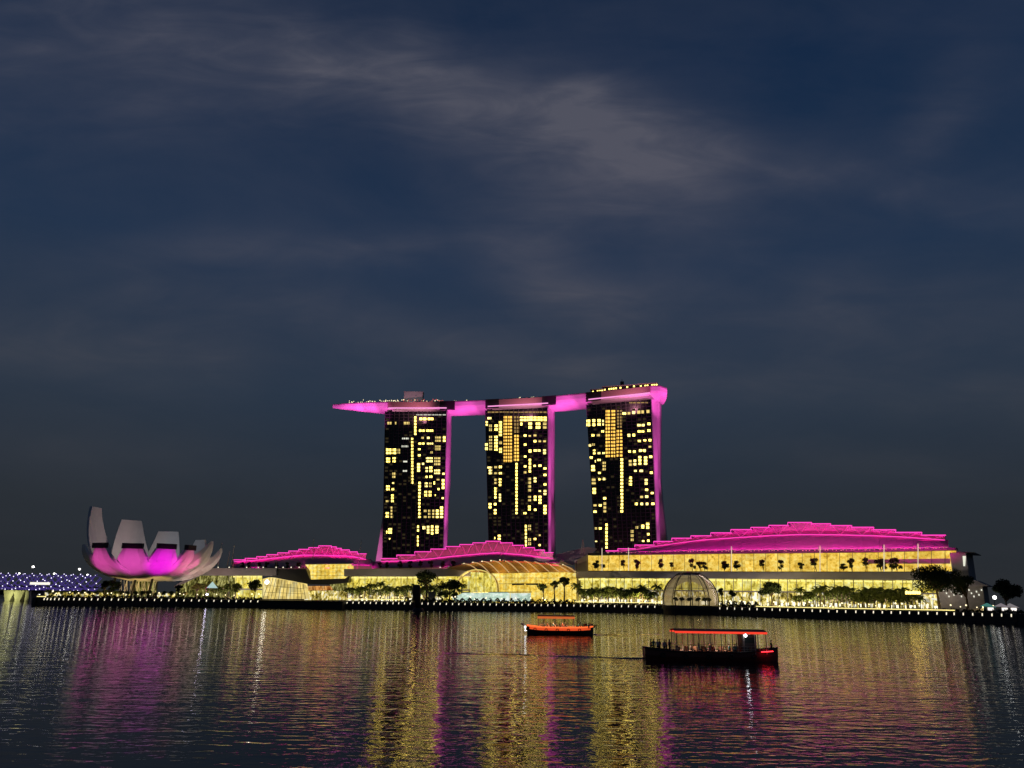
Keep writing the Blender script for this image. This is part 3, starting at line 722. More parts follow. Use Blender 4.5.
# right hall
tR = thing('shopping_mall', 'long shopping mall with amber glass hall behind the glass dome', 'mall', FR.g(760, GZ))
yR0 = lambda x: interp([(588, 555.2), (700, 553.6), (760, 553), (865, 552), (955, 549.8)], x)
yR1 = lambda x: interp([(588, 570.8), (760, 571.6), (925, 571.6), (957, 571.2)], x)
def strip(mb, P, xs, ya, yb, off, th):
    for a, b in zip(xs, xs[1:]): prism_px(mb, P, [(a, ya(a)), (b, ya(b)), (b, yb(b)), (a, yb(a))], off, th)
    return mb
xsR = [588, 640, 700, 760, 820, 865, 925, 956]
strip(MB(), FR, xsR, yR0, yR1, 6, .4).build('hall_interior', M['hall'], tR)
mb = MB()
x = 588.0
while x < 957:
    mb.tube(FR(x, yR0(x), .2), FR(x, yR1(x), .2), .13, n=4); x += 12.6 * interp([(588, .82), (957, 1.1)], x)
mb.each('mullion', M['dark'], tR)
mb = MB(); strip(mb, FR, xsR, lambda x: yR0(x) - 2.2, lambda x: yR0(x) + .1, -.5, 7.4); mb.build('eave_beam', M['dark'], tR)
mb = MB()
for i in range(90):
    x = 604 + (950 - 604) * (i + random.random()) / 90; p = FR(x, yR0(x) - 2.4 + random.uniform(-.2, .5), -.9); mb.box(p, (.5, .3, .35))
mb.build('eave_lights', em('eave_dot', (1, .45, .35), .9, False), tR)['kind'] = 'stuff'
mb = MB()
for x in (602, 628.5, 731.5, 820, 884, 918): mb.tube(FR(x, yR0(x) - 7, -1), FR(x, yR1(x), -1), .26, n=6)
mb.each('light_column', em('column_light', (1, .85, .6), .7, False), tR)
# dark inner gallery on the right part
mb = MB(); prism_px(mb, FR, [(868, 559.5), (950, 558.5), (950, 563.6), (868, 563.6)], 3.0, 1.0); mb.build('gallery_front', M['canopy_grey'], tR)
mb = MB(); strip(mb, FR, xsR, lambda x: yR1(x) - .1, lambda x: yR1(x) + .5, -.2, 6.6); mb.build('hall_floor', M['dark'], tR)
# the long grey canopy
gy0 = lambda x: interp([(576, 571.4), (760, 572.2), (957, 572.0)], x); gy1 = lambda x: interp([(576, 577.6), (760, 578.6), (957, 580.4)], x)
mb = MB()
for a, b in zip([576, 640, 700, 760, 820, 880, 935], [640, 700, 760, 820, 880, 935]):
    f = [FR(a, gy0(a), -7.2), FR(b, gy0(b), -7.2), FR(b, gy1(b), -8), FR(a, gy1(a), -8)]
    mb.slab(f[3], f[2], f[1], f[0], FR.n * 8)
mb.build('canopy', M['canopy_grey'], tR)
for x in (610, 670, 735, 800, 860, 915): panel_lamp(FR(x, 601, -20) , FR(x, 575, -8), .34, (.95, .78, .68), 40, 1)  # fill lamps added in the air to brighten the canopy front
# lower storeys
xsL = [576, 640, 700, 760, 820, 880, 940]
gb = lambda x: FR.g(x, GZ)
strip(MB(), FR, xsL, lambda x: gy1(x) - 1.0, lambda x: interp([(576, 589.5), (940, 594)], x), 4, .4).build('upper_shop_interior', M['hall_y'], tR)
strip(MB(), FR, xsL, lambda x: interp([(576, 589.7), (940, 594.2)], x), lambda x: interp([(576, 603.4), (940, 610)], x), 3, .4).build('ground_shop_interior', M['shops'], tR)
mb = MB()
x = 577.0
while x < 941:
    mb.tube(FR(x, gy1(x) - 1.5, 0), FR(x, interp([(576, 603.4), (940, 610)], x), 0), .2, n=5); x += 9.5 * interp([(588, .82), (957, 1.1)], x)
mb.each('column', M['concrete'], tR)
mb = MB(); strip(mb, FR, xsL, lambda x: interp([(576, 588.7), (940, 593)], x), lambda x: interp([(576, 589.9), (940, 594.4)], x), -2, 6.4); mb.build('balcony', M['concrete'], tR)
def cove(P, xa, xb, ya, yb, off, parent, n):
    for i in range(n):
        x0 = xa + (xb - xa) * (i + .06) / n; x1 = xa + (xb - xa) * (i + .94) / n
        m = MB(); prism_px(m, P, [(x0, ya(x0)), (x1, ya(x1)), (x1, yb(x1)), (x0, yb(x0))], off, .3); m.build('cove_light', M['cove'], parent)
M['cove'] = em('cove_light', (1.0, .86, .26), 1.15, False); M['shopw'] = em('white_shop_light', (1.0, .93, .68), 1.5, False)
cove(FR, 578, 938, lambda x: gy1(x) + 1.0, lambda x: gy1(x) + 2.6, 1.5, tR, 34)
rs = random.Random(3)
for i in range(58):   # bright shop windows at ground level
    x = 580 + 358 * (i + rs.random() * .6) / 58; w = rs.uniform(1.5, 4.0); yb_ = interp([(576, 602.4), (940, 609)], x); h = rs.uniform(2.2, 4.5)
    m = MB(); prism_px(m, FR, [(x, yb_ - h), (x + w, yb_ - h), (x + w, yb_), (x, yb_)], 1.6, .3); m.build('shop_window', M['shopw'], tR)
# end block of the mall, right
def pxbox(name, label, cat, P, x0, x1, y0, off, depth, mat, group=None, zb=GZ):
    a, b = P.g(x0, zb, off), P.g(x1, zb, off); z = P((x0 + x1) / 2, y0, off).z; up = Vector((0, 0, z - zb)); bk = P.n * depth
    t = thing(name, label, cat, (a + b) / 2, group)
    MB().hexa([a, b, b + bk, a + bk, a + up, b + up, b + bk + up, a + bk + up]).build('wall', M[mat], t)
    return t
te = pxbox('end_block', 'dim grey block with one lit column at the right end of the mall', 'building', FR, 957.5, 974, 552.5, 2, 30, 'canopy_grey')
mb = MB(); prism_px(mb, FR, [(962.6, 556), (965.8, 556), (965, 566), (963.4, 566)], 1.4, .5); mb.build('lit_column', M['win_w'], te)
mb = MB(); prism_px(mb, FR, [(956.5, 551.6), (974.6, 552.2), (974.6, 552.9), (956.5, 552.4)], 1, 30); mb.build('roof', M['dark'], te)
tf = pxbox('terrace_block', 'low grey terrace block with small lamps behind the big dark trees', 'building', FR, 941, 986, 586, -4, 24, 'concrete')
mb = MB(); prism_px(mb, FR, [(939, 580), (975, 580), (989, 586), (941, 587)], -5, 26); mb.build('roof', M['canopy_grey'], tf)
mb = MB()
for i in range(16): mb.box(FR(944 + i * 2.5, 590 + (i * 7 % 5) * 1.6, -4.6), (.5, .3, .8))
mb.build('window', M['win_w'], tf)
# interior garden trees of the hall (silhouettes behind the glass)
x = 594.0; i = 0
while x < 905:
    for q_ in range(random.choice((1, 1, 2))):
     if i not in (2, 5, 8, 11, 14, 17, 20): darktrees[random.randrange(4)].put(FR.g(x + random.uniform(-3, 4), FR(x, yR1(x) - .6, 3).z, 2.8), random.random() * 6, (random.uniform(.6, 1.3), .9, random.uniform(.6, 1.2)), 'small dark indoor tree standing behind the amber hall glass', 'indoor trees of the amber hall')
    x += 12.6 * interp([(588, .82), (957, 1.1)], x) * random.choice((1, 1, 1.1)); i += 1

# ---- left mall body
tL = thing('shopping_mall', 'left shopping mall under grey flat roofs between museum and event plaza', 'mall', FL.g(320, GZ))
def canopyL(x0, x1, ya, yb, of0=-7.2, of1=-8):
    mb = MB(); f = [FL(x0, ya, of0), FL(x1, ya, of0), FL(x1, yb, of1), FL(x0, yb, of1)]; mb.slab(f[3], f[2], f[1], f[0], FL.n * 8); mb.build('canopy', M['canopy_grey'], tL)
canopyL(188, 276, 568.2, 575.4); canopyL(344, 470, 569, 576.2)
for x in (215, 250, 370, 410, 450): panel_lamp(FL(x, 598, -20), FL(x, 573, -9), .34, (.95, .78, .68), 40, 1)  # added fill lamps that lighten the left canopies, no such fixtures
mb = MB(); prism_px(mb, FL, [(192, 575), (262, 575), (262, 603), (188, 603)], 3, .4); mb.build('shop_interior', M['hall_y'], tL)
mb = MB(); prism_px(mb, FL, [(346, 576), (458, 576), (458, 590), (346, 590)], 3, .4); mb.build('upper_shop_interior', M['hall_y'], tL)
mb = MB(); prism_px(mb, FL, [(346, 590.2), (470, 590.2), (470, 604), (346, 604)], 2, .4); mb.build('ground_shop_interior', M['shops'], tL)
mb = MB()
for x in range(194, 262, 7): mb.tube(FL(x, 575, 0), FL(x, 603, 0), .18, n=5)
for x in range(347, 470, 6): mb.tube(FL(x, 576, 0), FL(x, 604, 0), .18, n=5)
mb.each('column', M['concrete'], tL)
mb = MB(); prism_px(mb, FL, [(346, 589.4), (470, 589.4), (470, 590.8), (346, 590.8)], -2, 5); prism_px(mb, FL, [(190, 588), (262, 588.6), (262, 590), (190, 589.4)], -2, 5); mb.build('balcony', M['concrete'], tL)
cove(FL, 347, 458, lambda x: 576.8, lambda x: 578.4, 1.4, tL, 11); cove(FL, 193, 262, lambda x: 576, lambda x: 577.4, 1.4, tL, 7)
for i in range(20):
    x = 348 + 116 * (i + rs.random() * .6) / 20; w = rs.uniform(1.4, 3.4); h = rs.uniform(2.2, 4.2)
    m = MB(); prism_px(m, FL, [(x, 602.5 - h), (x + w, 602.5 - h), (x + w, 602.5), (x, 602.5)], 1.2, .3); m.build('shop_window', M['shopw'], tL)
# terrace wall under the pink roofs
mb = MB(); prism_px(mb, FL, [(232, 561.5), (374, 561.5), (374, 569.5), (232, 569.5)], 18, 20); prism_px(mb, FL, [(374, 561.5), (470, 560), (470, 569.5), (374, 569.5)], 18, 20); mb.build('upper_wall', M['roof_metal'], tL)
FX = Plane(G(40, 520, 0), G(200, 548, 0))
tx = thing('low_pavilion', 'low grey pavilion with speckled lit wall between museum and left mall', 'building', FX.g(190, GZ))
mb = MB(); prism_px(mb, FX, [(176, 586), (186, 580), (204, 571.5), (235, 570.5), (235, 602), (176, 602)], -8, 8); mb.build('speckled_wall', M['olive'], tx)
mb = MB(); prism_px(mb, FX, [(174, 586.2), (185, 579.4), (204, 569.2), (236, 568.2), (236, 573), (205, 573.6), (187, 582), (175, 587.4)], -9, 10); mb.build('roof', M['canopy_grey'], tx)
ty = thing('arcade', 'low dim arcade with small lit openings behind the trees under the museum', 'building', FX.g(100, GZ))
mb = MB(); prism_px(mb, FX, [(44, 591.2), (176, 592.6), (176, 602), (44, 602)], -4, 3); mb.build('wall', M['concrete'], ty)
mb = MB(); prism_px(mb, FX, [(45, 592.2), (175, 593.6), (175, 601), (45, 601)], -4.6, .4); mb.build('lit_openings', M['shops'], ty)
# atrium: golden glass block
ta = thing('glass_atrium', 'golden lit glass atrium block under the left pink roof', 'building', FL.g(328, GZ, 2))
mb = MB(); prism_px(mb, FL, [(305, 564.4), (349.5, 563.8), (350, 570), (341, 579), (311, 579.4), (310, 571)], -2, 12); mb.build('lit_glass', M['atrium'], ta)
mb = MB(); prism_px(mb, FL, [(304, 563.6), (350.5, 563), (350.5, 564.0), (304, 564.6)], -2.6, 13.4); mb.build('roof', M['canopy_grey'], ta)
mb = MB()
for x in range(309, 350, 4): mb.tube(FL(x, 564.6, -2.3), FL(x, 579 if 311 < x < 341 else 571, -2.3), .14, n=4)
for y in (568, 572, 575.5): mb.tube(FL(310.5, y, -2.3), FL(344, y, -2.3), .12, n=4)
mb.each('mullion', pm('gold_frame', (.35, .22, .05), .5), ta)
# dark podium shelf between canopy and atrium
td = thing('terrace', 'dark overhanging terrace above the fan shaped glass pavilion', 'terrace', FL.g(305, GZ, 1))
mb = MB(); prism_px(mb, FL, [(272, 569), (306, 569), (310, 579.5), (345, 578.5), (350, 575.5), (348, 582.5), (328, 584.5), (306, 584), (272, 576.5)], -5, 12); mb.build('slab', M['dark'], td)
mb = MB(); prism_px(mb, FL, [(306, 586), (333, 586), (333, 590.4), (306, 590.4)], 1, .4); mb.build('shop_window', lit('orange_shops', [(.4, (.25, .06, .01)), (.55, (1, .45, .1)), (.7, (1, .85, .5))], (1.2, 1.2, .3), .8), td)
mb = MB(); prism_px(mb, FL, [(304, 590.6), (348, 590.6), (348, 600), (304, 600)], 0, .4); mb.build('ground_window', M['shops'], td)
mb = MB(); prism_px(mb, FL, [(328, 582), (347, 580), (347, 591), (334, 591)], -1, .4); mb.build('side_window', M['olive'], td)

# ---- fan shaped glass pavilion on its own pontoon
FP = Plane(G(262, 484, 0), G(310, 486, 0))
tp = thing('glass_pavilion', 'glowing yellow fan shaped glass pavilion at the water edge', 'pavilion', FP.g(285, GZ))
PAV = [(262.5, 599), (262.5, 579), (270, 577.2), (303, 583.5), (305.8, 599)]
mb = MB(); prism_px(mb, FP, PAV, 0, 14)
mb.build('lit_glass', lit('pavilion_glow', [(.3, (.65, .45, .08)), (.5, (1, .76, .24)), (.7, (1, .95, .55))], (.8, .8, .12), .95, 3), tp)
mb = MB()
for i in range(12):
    f = i / 11; xb = 263 + 42.5 * f; xt = 270 + 33 * f; yt = 577.2 + 6.3 * f; mb.tube(FP(xb, 599, -.3), FP(xt, yt, -.3), .16, n=4)
for f in (.33, .66): mb.tube(FP(264, 599 - 21 * f, -.3), FP(305 - f, 599 - 15.5 * f, -.3), .12, n=4)
mb.each('mullion', pm('bronze_frame', (.3, .18, .05), .4), tp)
mb = MB(); mb.ball(FP(267, 582, -1.2), 1.25); mb.build('lamp', em('pavilion_lamp', (1, .95, .75), 9), tp)
mb = MB(); a, b = G(266, 474, 0), G(346, 474, 0); c = (a + b) / 2; mb.box(c + Vector((0, -4, 1.9)), ((b - a).length, 16, 4.0)); mb.box(c + Vector((0, -4, 4.0)), ((b - a).length + 1.5, 17, .4))
tag(mb.build('pontoon', M['black']), 'long black floating pontoon below the fan shaped pavilion', 'pontoon')

fabric = pm('canopy_fabric', (.62, .48, .24), .8); N = NT(fabric.node_tree); tl_ = N.n.new('ShaderNodeBsdfTranslucent'); tl_.inputs[0].default_value = (.7, .5, .22, 1)
mx = N.n.new('ShaderNodeMixShader'); mx.inputs[0].default_value = .6; o_ = N.n['Material Output']; N.l.new(N.n['Principled BSDF'].outputs[0], mx.inputs[1]); N.l.new(tl_.outputs[0], mx.inputs[2]); N.l.new(mx.outputs[0], o_.inputs[0])
# ---- event plaza: leaf canopy and small arch
FE = Plane(G(440, 522, 0), G(582, 532, 0))
tv = thing('event_plaza_canopy', 'large curved leaf shaped canopy with pale ribs over the event plaza', 'canopy', FE.g(515, GZ))
TOP = [(447, 567.5), (462, 564.5), (480, 562), (500, 560.6), (525, 561), (545, 562.5), (560, 564.5), (572, 567.8), (576, 572)]
BOT = [(447, 568.2), (470, 571.5), (492, 573.4), (515, 573), (545, 572.4), (565, 572), (572, 572.6), (576, 573)]
rows = []
for i in range(33):
    x = 447 + 129 * i / 32; yt, yb = interp(TOP, x), interp(BOT, x); r = []
    for k in range(6):
        f = k / 5; r.append(FE(x, yb + (yt - yb) * math.sin(f * math.pi / 2), 22 * (1 - math.cos(f * math.pi / 2))))
    rows.append(r)
mb = MB(); mb.grid(rows); mb.build('canopy_shell', fabric, tv, smooth=True, thick=.3)
mb = MB()
for k in range(11):
    x0 = 462 + k * 10; pts = []
    for s in range(7):
        f = s / 6; x = x0 + 17 * f; x = min(x, 575); yt, yb = interp(TOP, x), interp(BOT, x); g = 1 - f
        pts.append(FE(x, yb + (yt - yb) * math.sin(g * math.pi / 2), 22 * (1 - math.cos(g * math.pi / 2))) + Vector((0, -.3, .35)))
    mb.path(pts, .26, 4)
mb.each('rib', em('glowing_rib', (1, .66, .30), .62, False), tv)  # ribs emit a warm glow in place of lamplight falling on them
mb = MB()
for k in range(12): mb.ball(FE(464 + k * 9, interp(TOP, 464 + k * 9) - .5, 20), .5, 6, 4)
mb.build('rim_lamps', M['deckdot'], tv)
for x in (470, 500, 530, 560): panel_lamp(FE(x, 580, 8), FE(x, 560, 8), .75, (1, .78, .40), 20, 6)
tw = thing('plaza_hall', 'golden glowing glass front of the event plaza below the leaf canopy', 'building', FE.g(515, GZ, 14))
mb = MB(); prism_px(mb, FE, [(497, 572), (576, 571), (578, 604), (497, 604)], 14, .5); mb.build('lit_interior', M['atrium'], tw)
mb = MB(); prism_px(mb, FE, [(447, 570), (497, 571), (497, 604), (440, 604)], 16, .5); mb.build('side_interior', M['hall_y'], tw)
mb = MB()
for x in list(range(500, 578, 6)): mb.tube(FE(x, 571, 12), FE(x, 604, 12), .16, n=4)
for y in (578, 583.8): mb.tube(FE(497, y, 12), FE(577, y, 12), .2, n=4)
mb.each('mullion', pm('brown_frame', (.3, .17, .04), .5), tw)
mb = MB(); prism_px(mb, FE, [(512, 583.4), (524, 583.2), (524, 585), (512, 585.2)], 11, .5); prism_px(mb, FE, [(526, 583.4), (538, 583.2), (538, 585), (526, 585)], 11, .5); mb.build('balcony', M['dark'], tw)
tr = thing('arch_canopy', 'small yellow arched canopy left of the leaf shaped canopy', 'canopy', FE.g(476, GZ, -6))
rows = []
for i in range(15):
    a = math.pi * i / 14; x = 476.5 - 20.5 * math.cos(a); y = 592 - 22 * math.sin(a) ** .75; rows.append([FE(x, y, -6), FE(x + 1, y - .6, 0), FE(x + 2, y, 6)])
mb = MB(); mb.grid(rows); mb.build('vault', pm('vault_fabric', (.6, .45, .15), .6), tr, smooth=True, thick=.25)
mb = MB()
for i in (0, 2): mb.path([r[i] + Vector((0, -.2, .15)) for r in rows], .35, 5)
for k in range(0, 15, 2): mb.path([rows[k][0], rows[k][2]], .16, 4)
mb.each('rib', em('gold_glow_rib', (1, .75, .2), .8, False), tr)  # yellow lamplight put into the ribs as their own glow
mb = MB()
for x in (462, 469, 476, 484, 491): mb.tube(FE(x, 592 - 22 * math.sin(math.acos((476.5 - x) / 20.5)) ** .75, -4), FE(x, 603, -4), .18, n=5)
mb.each('post', M['concrete'], tr)
panel_lamp(FE(476, 594, -14), FE(476, 574, 0), .5, (1, .75, .2), 16, 2)
ts = thing('lit_stage', 'pale aqua lit stage front beneath the event plaza canopy', 'stage', FE.g(490, GZ, -14))
mb = MB(); prism_px(mb, FE, [(463, 593), (480, 592.4), (506, 592), (510, 593.4), (510, 601.5), (455, 601.5), (452, 598)], -14, 3); mb.build('lit_panel', M['aqua'], ts)
mb = MB(); prism_px(mb, FE, [(511, 593.2), (531, 593), (531, 601.5), (511, 601.5)], -14, 3); mb.build('side_panel', M['aqua'], ts)
mb = MB(); prism_px(mb, FE, [(462, 592), (532, 591.6), (532, 592.4), (462, 592.8)], -14.5, 5); mb.build('stage_roof', M['concrete'], ts)
tk = pxbox('kiosk', 'small pale grey green kiosk left of the lit stage', 'kiosk', FE, 428, 435, 592.2, -14, 4, 'canopy_grey')
mb = MB(); prism_px(mb, FE, [(427.4, 591.6), (435.6, 591.6), (435.6, 592.4), (427.4, 592.4)], -14.6, 5); mb.build('roof', M['concrete'], tk)
# sail shaped tail roofs behind the plaza
tq = thing('sail_roof', 'pale grey sail roof with mast between plaza canopy and mall hall', 'roof', FE.g(572, GZ, 30))
mb = MB()
mb.add([FE(553, 555, 30), FE(566, 552, 36), FE(588, 547, 40), FE(597, 549, 40), FE(583, 562, 30), FE(572, 565.5, 26)], [(0, 1, 5), (1, 4, 5), (1, 2, 3, 4)])
mb.build('sail', M['roof_metal'], tq, thick=.3)
mb = MB(); prism_px(mb, FE, [(536, 556), (546, 554), (572, 565), (560, 564), (540, 562)], 26, 3); mb.build('sail_tail', M['canopy_grey'], tq)
mb = MB(); mb.tube(FE(581, 556, 30), FE(582.8, 539.5, 30), .35, .15); mb.tube(FE(585, 556, 30), FE(583, 539.5, 30), .35, .15); mb.build('mast', M['concrete'], tq)
mb = MB(); prism_px(mb, FE, [(577, 560), (590, 553), (592, 603), (577, 603)], 20, 8); mb.build('link_wall', M['canopy_grey'], tq)
wash(FE(503, 549.5, 0), FE(577, 556, 34), .22, (1, .74, .62), 22)  # warm fill spot added by the twin masts to lighten the sail

# ---- masts
def mast(label, P, pts, r=.28, group=None, off=-1):
    a, b = P(*pts[0], off), P(*pts[1], off); mb = MB(); mb.tube(a, b, r, r * .5, n=6)
    mb.ball(b, r * 1.2, 6, 4)
    o = mb.build('mast', M['concrete'], None, base=a.copy()); tag(o, label, 'mast', group); return o
mast('tall pale leaning mast right of the museum, nearest its petals', FL, ((217.5, 568), (221.8, 543.5)), .42)
mast('short pale leaning mast in the middle of the three by the museum', FL, ((227, 568), (229.8, 552)), .38)
mast('pale leaning mast closest to the left pink roof end', FL, ((231, 568), (234.2, 546)), .40)
mast('thin grey mast rising above the left pink roof near its peak', FL, ((313, 560), (313.6, 539)), .25, off=2)
mast('thin leaning mast at the right end of the left pink roof', FL, ((357, 570), (361.5, 541)), .25, off=2)
mast('left leg of the thin twin masts before the middle pink roof', FL, ((497.5, 562), (502, 550)), .3, off=0)
mast('right leg of the thin twin masts before the middle pink roof', FL, ((504.5, 562), (502.5, 550)), .3, off=0)
for x in (257.5, 246, 276, 241): mast('thin short mast standing on the grey roof under the left pink truss', FL, ((x, 569), (x + .4, 553 if x > 250 else 556)), .14, 'thin masts of the left mall roof', -3)

# terrace trees under the left and middle pink roofs
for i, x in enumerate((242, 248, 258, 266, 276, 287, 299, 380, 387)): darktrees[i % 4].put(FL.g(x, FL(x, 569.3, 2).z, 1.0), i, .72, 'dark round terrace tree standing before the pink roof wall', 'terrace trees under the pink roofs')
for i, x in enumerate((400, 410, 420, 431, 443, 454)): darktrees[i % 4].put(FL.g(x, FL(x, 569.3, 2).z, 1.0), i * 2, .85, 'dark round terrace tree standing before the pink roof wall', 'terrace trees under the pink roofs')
# small lamps on the grey roof edge
lp = local('roof_lamp', 'small white lamp on the edge of the grey mall roof', 'lamp', 'white lamps on the grey roof edge')
mb = MB(); mb.tube((0, 0, 0), (0, 0, .8), .12); mb.build('post', M['dark'], lp)
mb = MB(); mb.ball((0, 0, 1.1), .42, 7, 5); mb.build('bulb', M['lampw'], lp)
RL = Proto(lp)
for x in (218, 229, 246.5, 258, 263, 276, 283, 291, 299, 440, 448.5, 456.5, 463.5, 471, 479, 487.5): RL.put(FL(x, 569, -3.5))

# ------------------------------------------------------------------ lotus museum
MC = G(141, 512, 0)
museum = thing('lotus_museum', 'white lotus shaped museum with magenta lit petals on dark columns', 'museum', Vector((MC.x, MC.y, GZ)))
VA = math.atan2(-MC.x, MC.y)
def petal(az, Rr, H, wm=20, w1=12.5, w0=9, z0=16.5, r0=3.0, thick=3.0, window=True, p_=1.0, peak=.55, flank=0):
    a = R(az) + VA; d = Vector((math.sin(a), -math.cos(a), 0)); s = Vector((math.cos(a), math.sin(a), 0))
    n = 18; rows = []; ctr = []
    for i in range(n + 1):
        t = i / n; th = t * math.pi / 2
        r = r0 + (Rr - r0) * math.sin(th) ** .85; z = z0 + (H - z0) * (1 - math.cos(th)) ** p_
        ctr.append((r, z))
    for i in range(n + 1):
        t = i / n
        w = w0 + (wm - w0) * math.sin(min(1, t / peak) * math.pi / 2) if t < peak else w1 + (wm - w1) * (1 - ((t - peak) / (1 - peak)) ** 1.15)
        r, z = ctr[i]
        i0, i1 = max(0, i - 1), min(n, i + 1); tg = Vector((ctr[i1][0] - ctr[i0][0], ctr[i1][1] - ctr[i0][1])).normalized()
        nn = d * tg.y + Vector((0, 0, -tg.x))
        c = MC + d * r + Vector((0, 0, z)); row = []
        T = thick * (.35 + .65 * t)
        if flank: T = .8 + flank * (1 - t) ** .75 * min(1, .35 + t * 2.2); c = c - nn * T * .75
        for (u, v) in ((-1, 0), (-.93, .62), (-.5, .93), (0, 1), (.5, .93), (.93, .62), (1, 0), (.6, -.10), (0, -.15), (-.6, -.10)):
            row.append(c + s * (u * w / 2) + nn * (v * T) - d * (abs(u) ** 2 * w * .07))
        rows.append(row)
    k = 10; mb = MB(); vs = [p for r in rows for p in r]
    fs = [(i * k + j, i * k + (j + 1) % k, (i + 1) * k + (j + 1) % k, (i + 1) * k + j) for i in range(n) for j in range(k)]
    mb.add(vs, fs); mb.add(rows[0], [tuple(range(k))]); mb.add(rows[-1], [tuple(range(k))[::-1]])
    p = mb.build('petal', M['petal'], museum)
    if window:
        up = Vector((0, 0, 1)); nn = (rows[-1][3] - rows[-1][8]).normalized(); c = rows[-1][3]; hw = w1 * .47
        q = [c - s * hw + nn * .1, c + s * hw + nn * .1, c + s * hw + nn * .1 + up * 3.2, c - s * hw + nn * .1 + up * 3.2]
        m2 = MB(); m2.slab(q[0], q[1], q[2], q[3], -nn * thick * 1.1); m2.build('skylight', M['black'], p)
    return sum(rows[-1], Vector()) / k, rows, d
A = petal(-50, 34, 33.5, 25, 11, peak=.5); B = petal(-16, 31, 33.5, 25, 12.5, peak=.5); Cc = petal(18, 31, 34, 24, 12, peak=.5); D_ = petal(46, 32, 34, 21, 7.5, peak=.5)
E = petal(70, 40, 40.5, 22, 4, window=False, p_=1.1, flank=13); F_ = petal(92, 45, 37, 20, 4, window=False, p_=1.1, flank=12)
K1 = petal(-116, 39, 61.5, 27, 11.5, window=False); K0 = petal(-84, 38, 36, 24, 9, window=False, flank=7)
K2 = petal(-155, 31, 55, 26, 13.5, window=False)
K3 = petal(158, 30, 48.5, 24, 13.5, window=False); K4 = petal(128, 41, 43.5, 22, 9, window=False)
# bowl under the petals
mb = MB(); rows = []
for i in range(9):
    t = i / 8; r = 3 + 15 * math.sin(t * 1.3); z = 14.6 + 4.5 * (1 - math.cos(t * 1.3))
    rows.append([MC + Vector((math.cos(6.2832 * j / 28) * r, math.sin(6.2832 * j / 28) * r, z)) for j in range(29)])
mb.grid(rows); mb.build('bowl', M['petal'], museum, smooth=True, thick=.4)
mb = MB()
for x in (-14.5, -1.5, 9.0): 
    mb.tube(MC + Vector((x, -12, GZ)), MC + Vector((x + .8, -10, 17.5)), .8, .8, 8)
for x in (-8, 4): mb.tube(MC + Vector((x, 10, GZ)), MC + Vector((x, 9, 17)), .8, .8, 8)
mb.each('column', M['black'], museum)
mb = MB()
for i in range(12):
    x = -13 + i * 1.9; mb.tube(MC + Vector((x, -4, GZ)), MC + Vector((x + 1.9 * (1 if i % 2 else -1) * .5 + 1, -4, 15)), .22)
    mb.tube(MC + Vector((x + 1.9, -4, GZ)), MC + Vector((x, -4, 15)), .18)
mb.build('lattice', M['white'], museum)
mb = MB(); mb.tube(MC + Vector((0, 3, GZ)), MC + Vector((0, 3, 14.5)), 7, 6, 12); mb.build('lobby', M['olive'], museum)
# museum floodlights on the ground
for (T, L, col) in ((A, .50, (1, .10, .55)), (B, .62, (1, .09, .62)), (Cc, .85, (1, .005, .85)), (D_, .50, (1, .08, .42))):
    tip, rows, d = T; tg = rows[12][3]
    wash(Vector((rows[-1][3].x, rows[-1][3].y, GZ + 1)) + d * 24, tg + Vector((0, 0, 2)), L, col, 38, .7, alb=.68)
for (T, L) in ((E, .10), (F_, .13)):
    tip, rows, d = T; tg = rows[9][3]; wash(Vector((tg.x + 8, tg.y - 28, GZ + 1)), tg, L, (1, .5, .48), 70)
# lamps in the bowl that light the inner faces of the rear petals
for (T, L, c_) in ((K1, .085, (1, .72, .66)), (K2, .06, (1, .82, .74)), (K3, .06, (1, .85, .78)), (K4, .05, (.8, .9, 1))):
    tip, rows, d = T; wash(MC - d * 8 + Vector((0, 0, 24)), rows[15][8], L, c_, 75, .7)
for dx in (-18, -4, 10): wash(MC + Vector((dx + 8, -20, GZ + .6)), MC + Vector((dx * .7 + 3, -6, 15)), .36, (1, .66, .22), 62)
# ------------------------------------------------------------------ left: footbridge, road bridge and lamps
HB = Plane(G(-60, 560, 0), G(100, 545, 0))
hb = thing('helix_footbridge', 'violet lit lattice footbridge left of the lotus museum', 'footbridge', HB.g(20, 0))
a, b = HB.g(-75, 14.2), HB.g(97, 13.6); L = (b - a).length; d = (b - a).normalized(); s = HB.n; up = Vector((0, 0, 1))
def hel(ph, turns, r, sgn):
    k = 260; return [a + d * (L * i / k) + (s * math.cos(sgn * turns * 6.2832 * i / k + ph) + up * math.sin(sgn * turns * 6.2832 * i / k + ph)) * r for i in range(k + 1)]
dm = MB()
for j in range(6):
    pts = hel(j * math.pi / 3, 3.6, 5.4, 1); MB().path(pts, .26, 4).build('outer_helix', M['helix'], hb)
    for p in pts[j % 3::9]: dm.ball(p + Vector((0, -.3, 0)), .34, 5, 3)
for j in range(6):
    pts = hel(j * 1.047 + .5, 4.4, 4.6, 1); MB().path(pts, .22, 4).build('inner_helix', M['helix'], hb)
for j in range(3):
    pts = hel(j * 2.094 + 1, 5.0, 4.3, -1); MB().path(pts, .12, 4).build('counter_helix', M['helix'], hb)
MB().box((a + b) / 2 + Vector((0, 0, -3.4)), (L, 6, .7), math.atan2(d.y, d.x)).build('deck', M['dark'], hb)
dm.build('led_dots', M['helix_dot'], hb)['kind'] = 'stuff'
mb = MB(); mb.box(HB(40, 583.5, -7), (12, 3, 1.6)); mb.build('viewing_pod', em('pod_light', (1, .95, .8), 1.1), hb)
mb = MB()
for x in (-40, 30, 88): mb.tube(HB.g(x, -1), HB(x, 590, 0), .8)
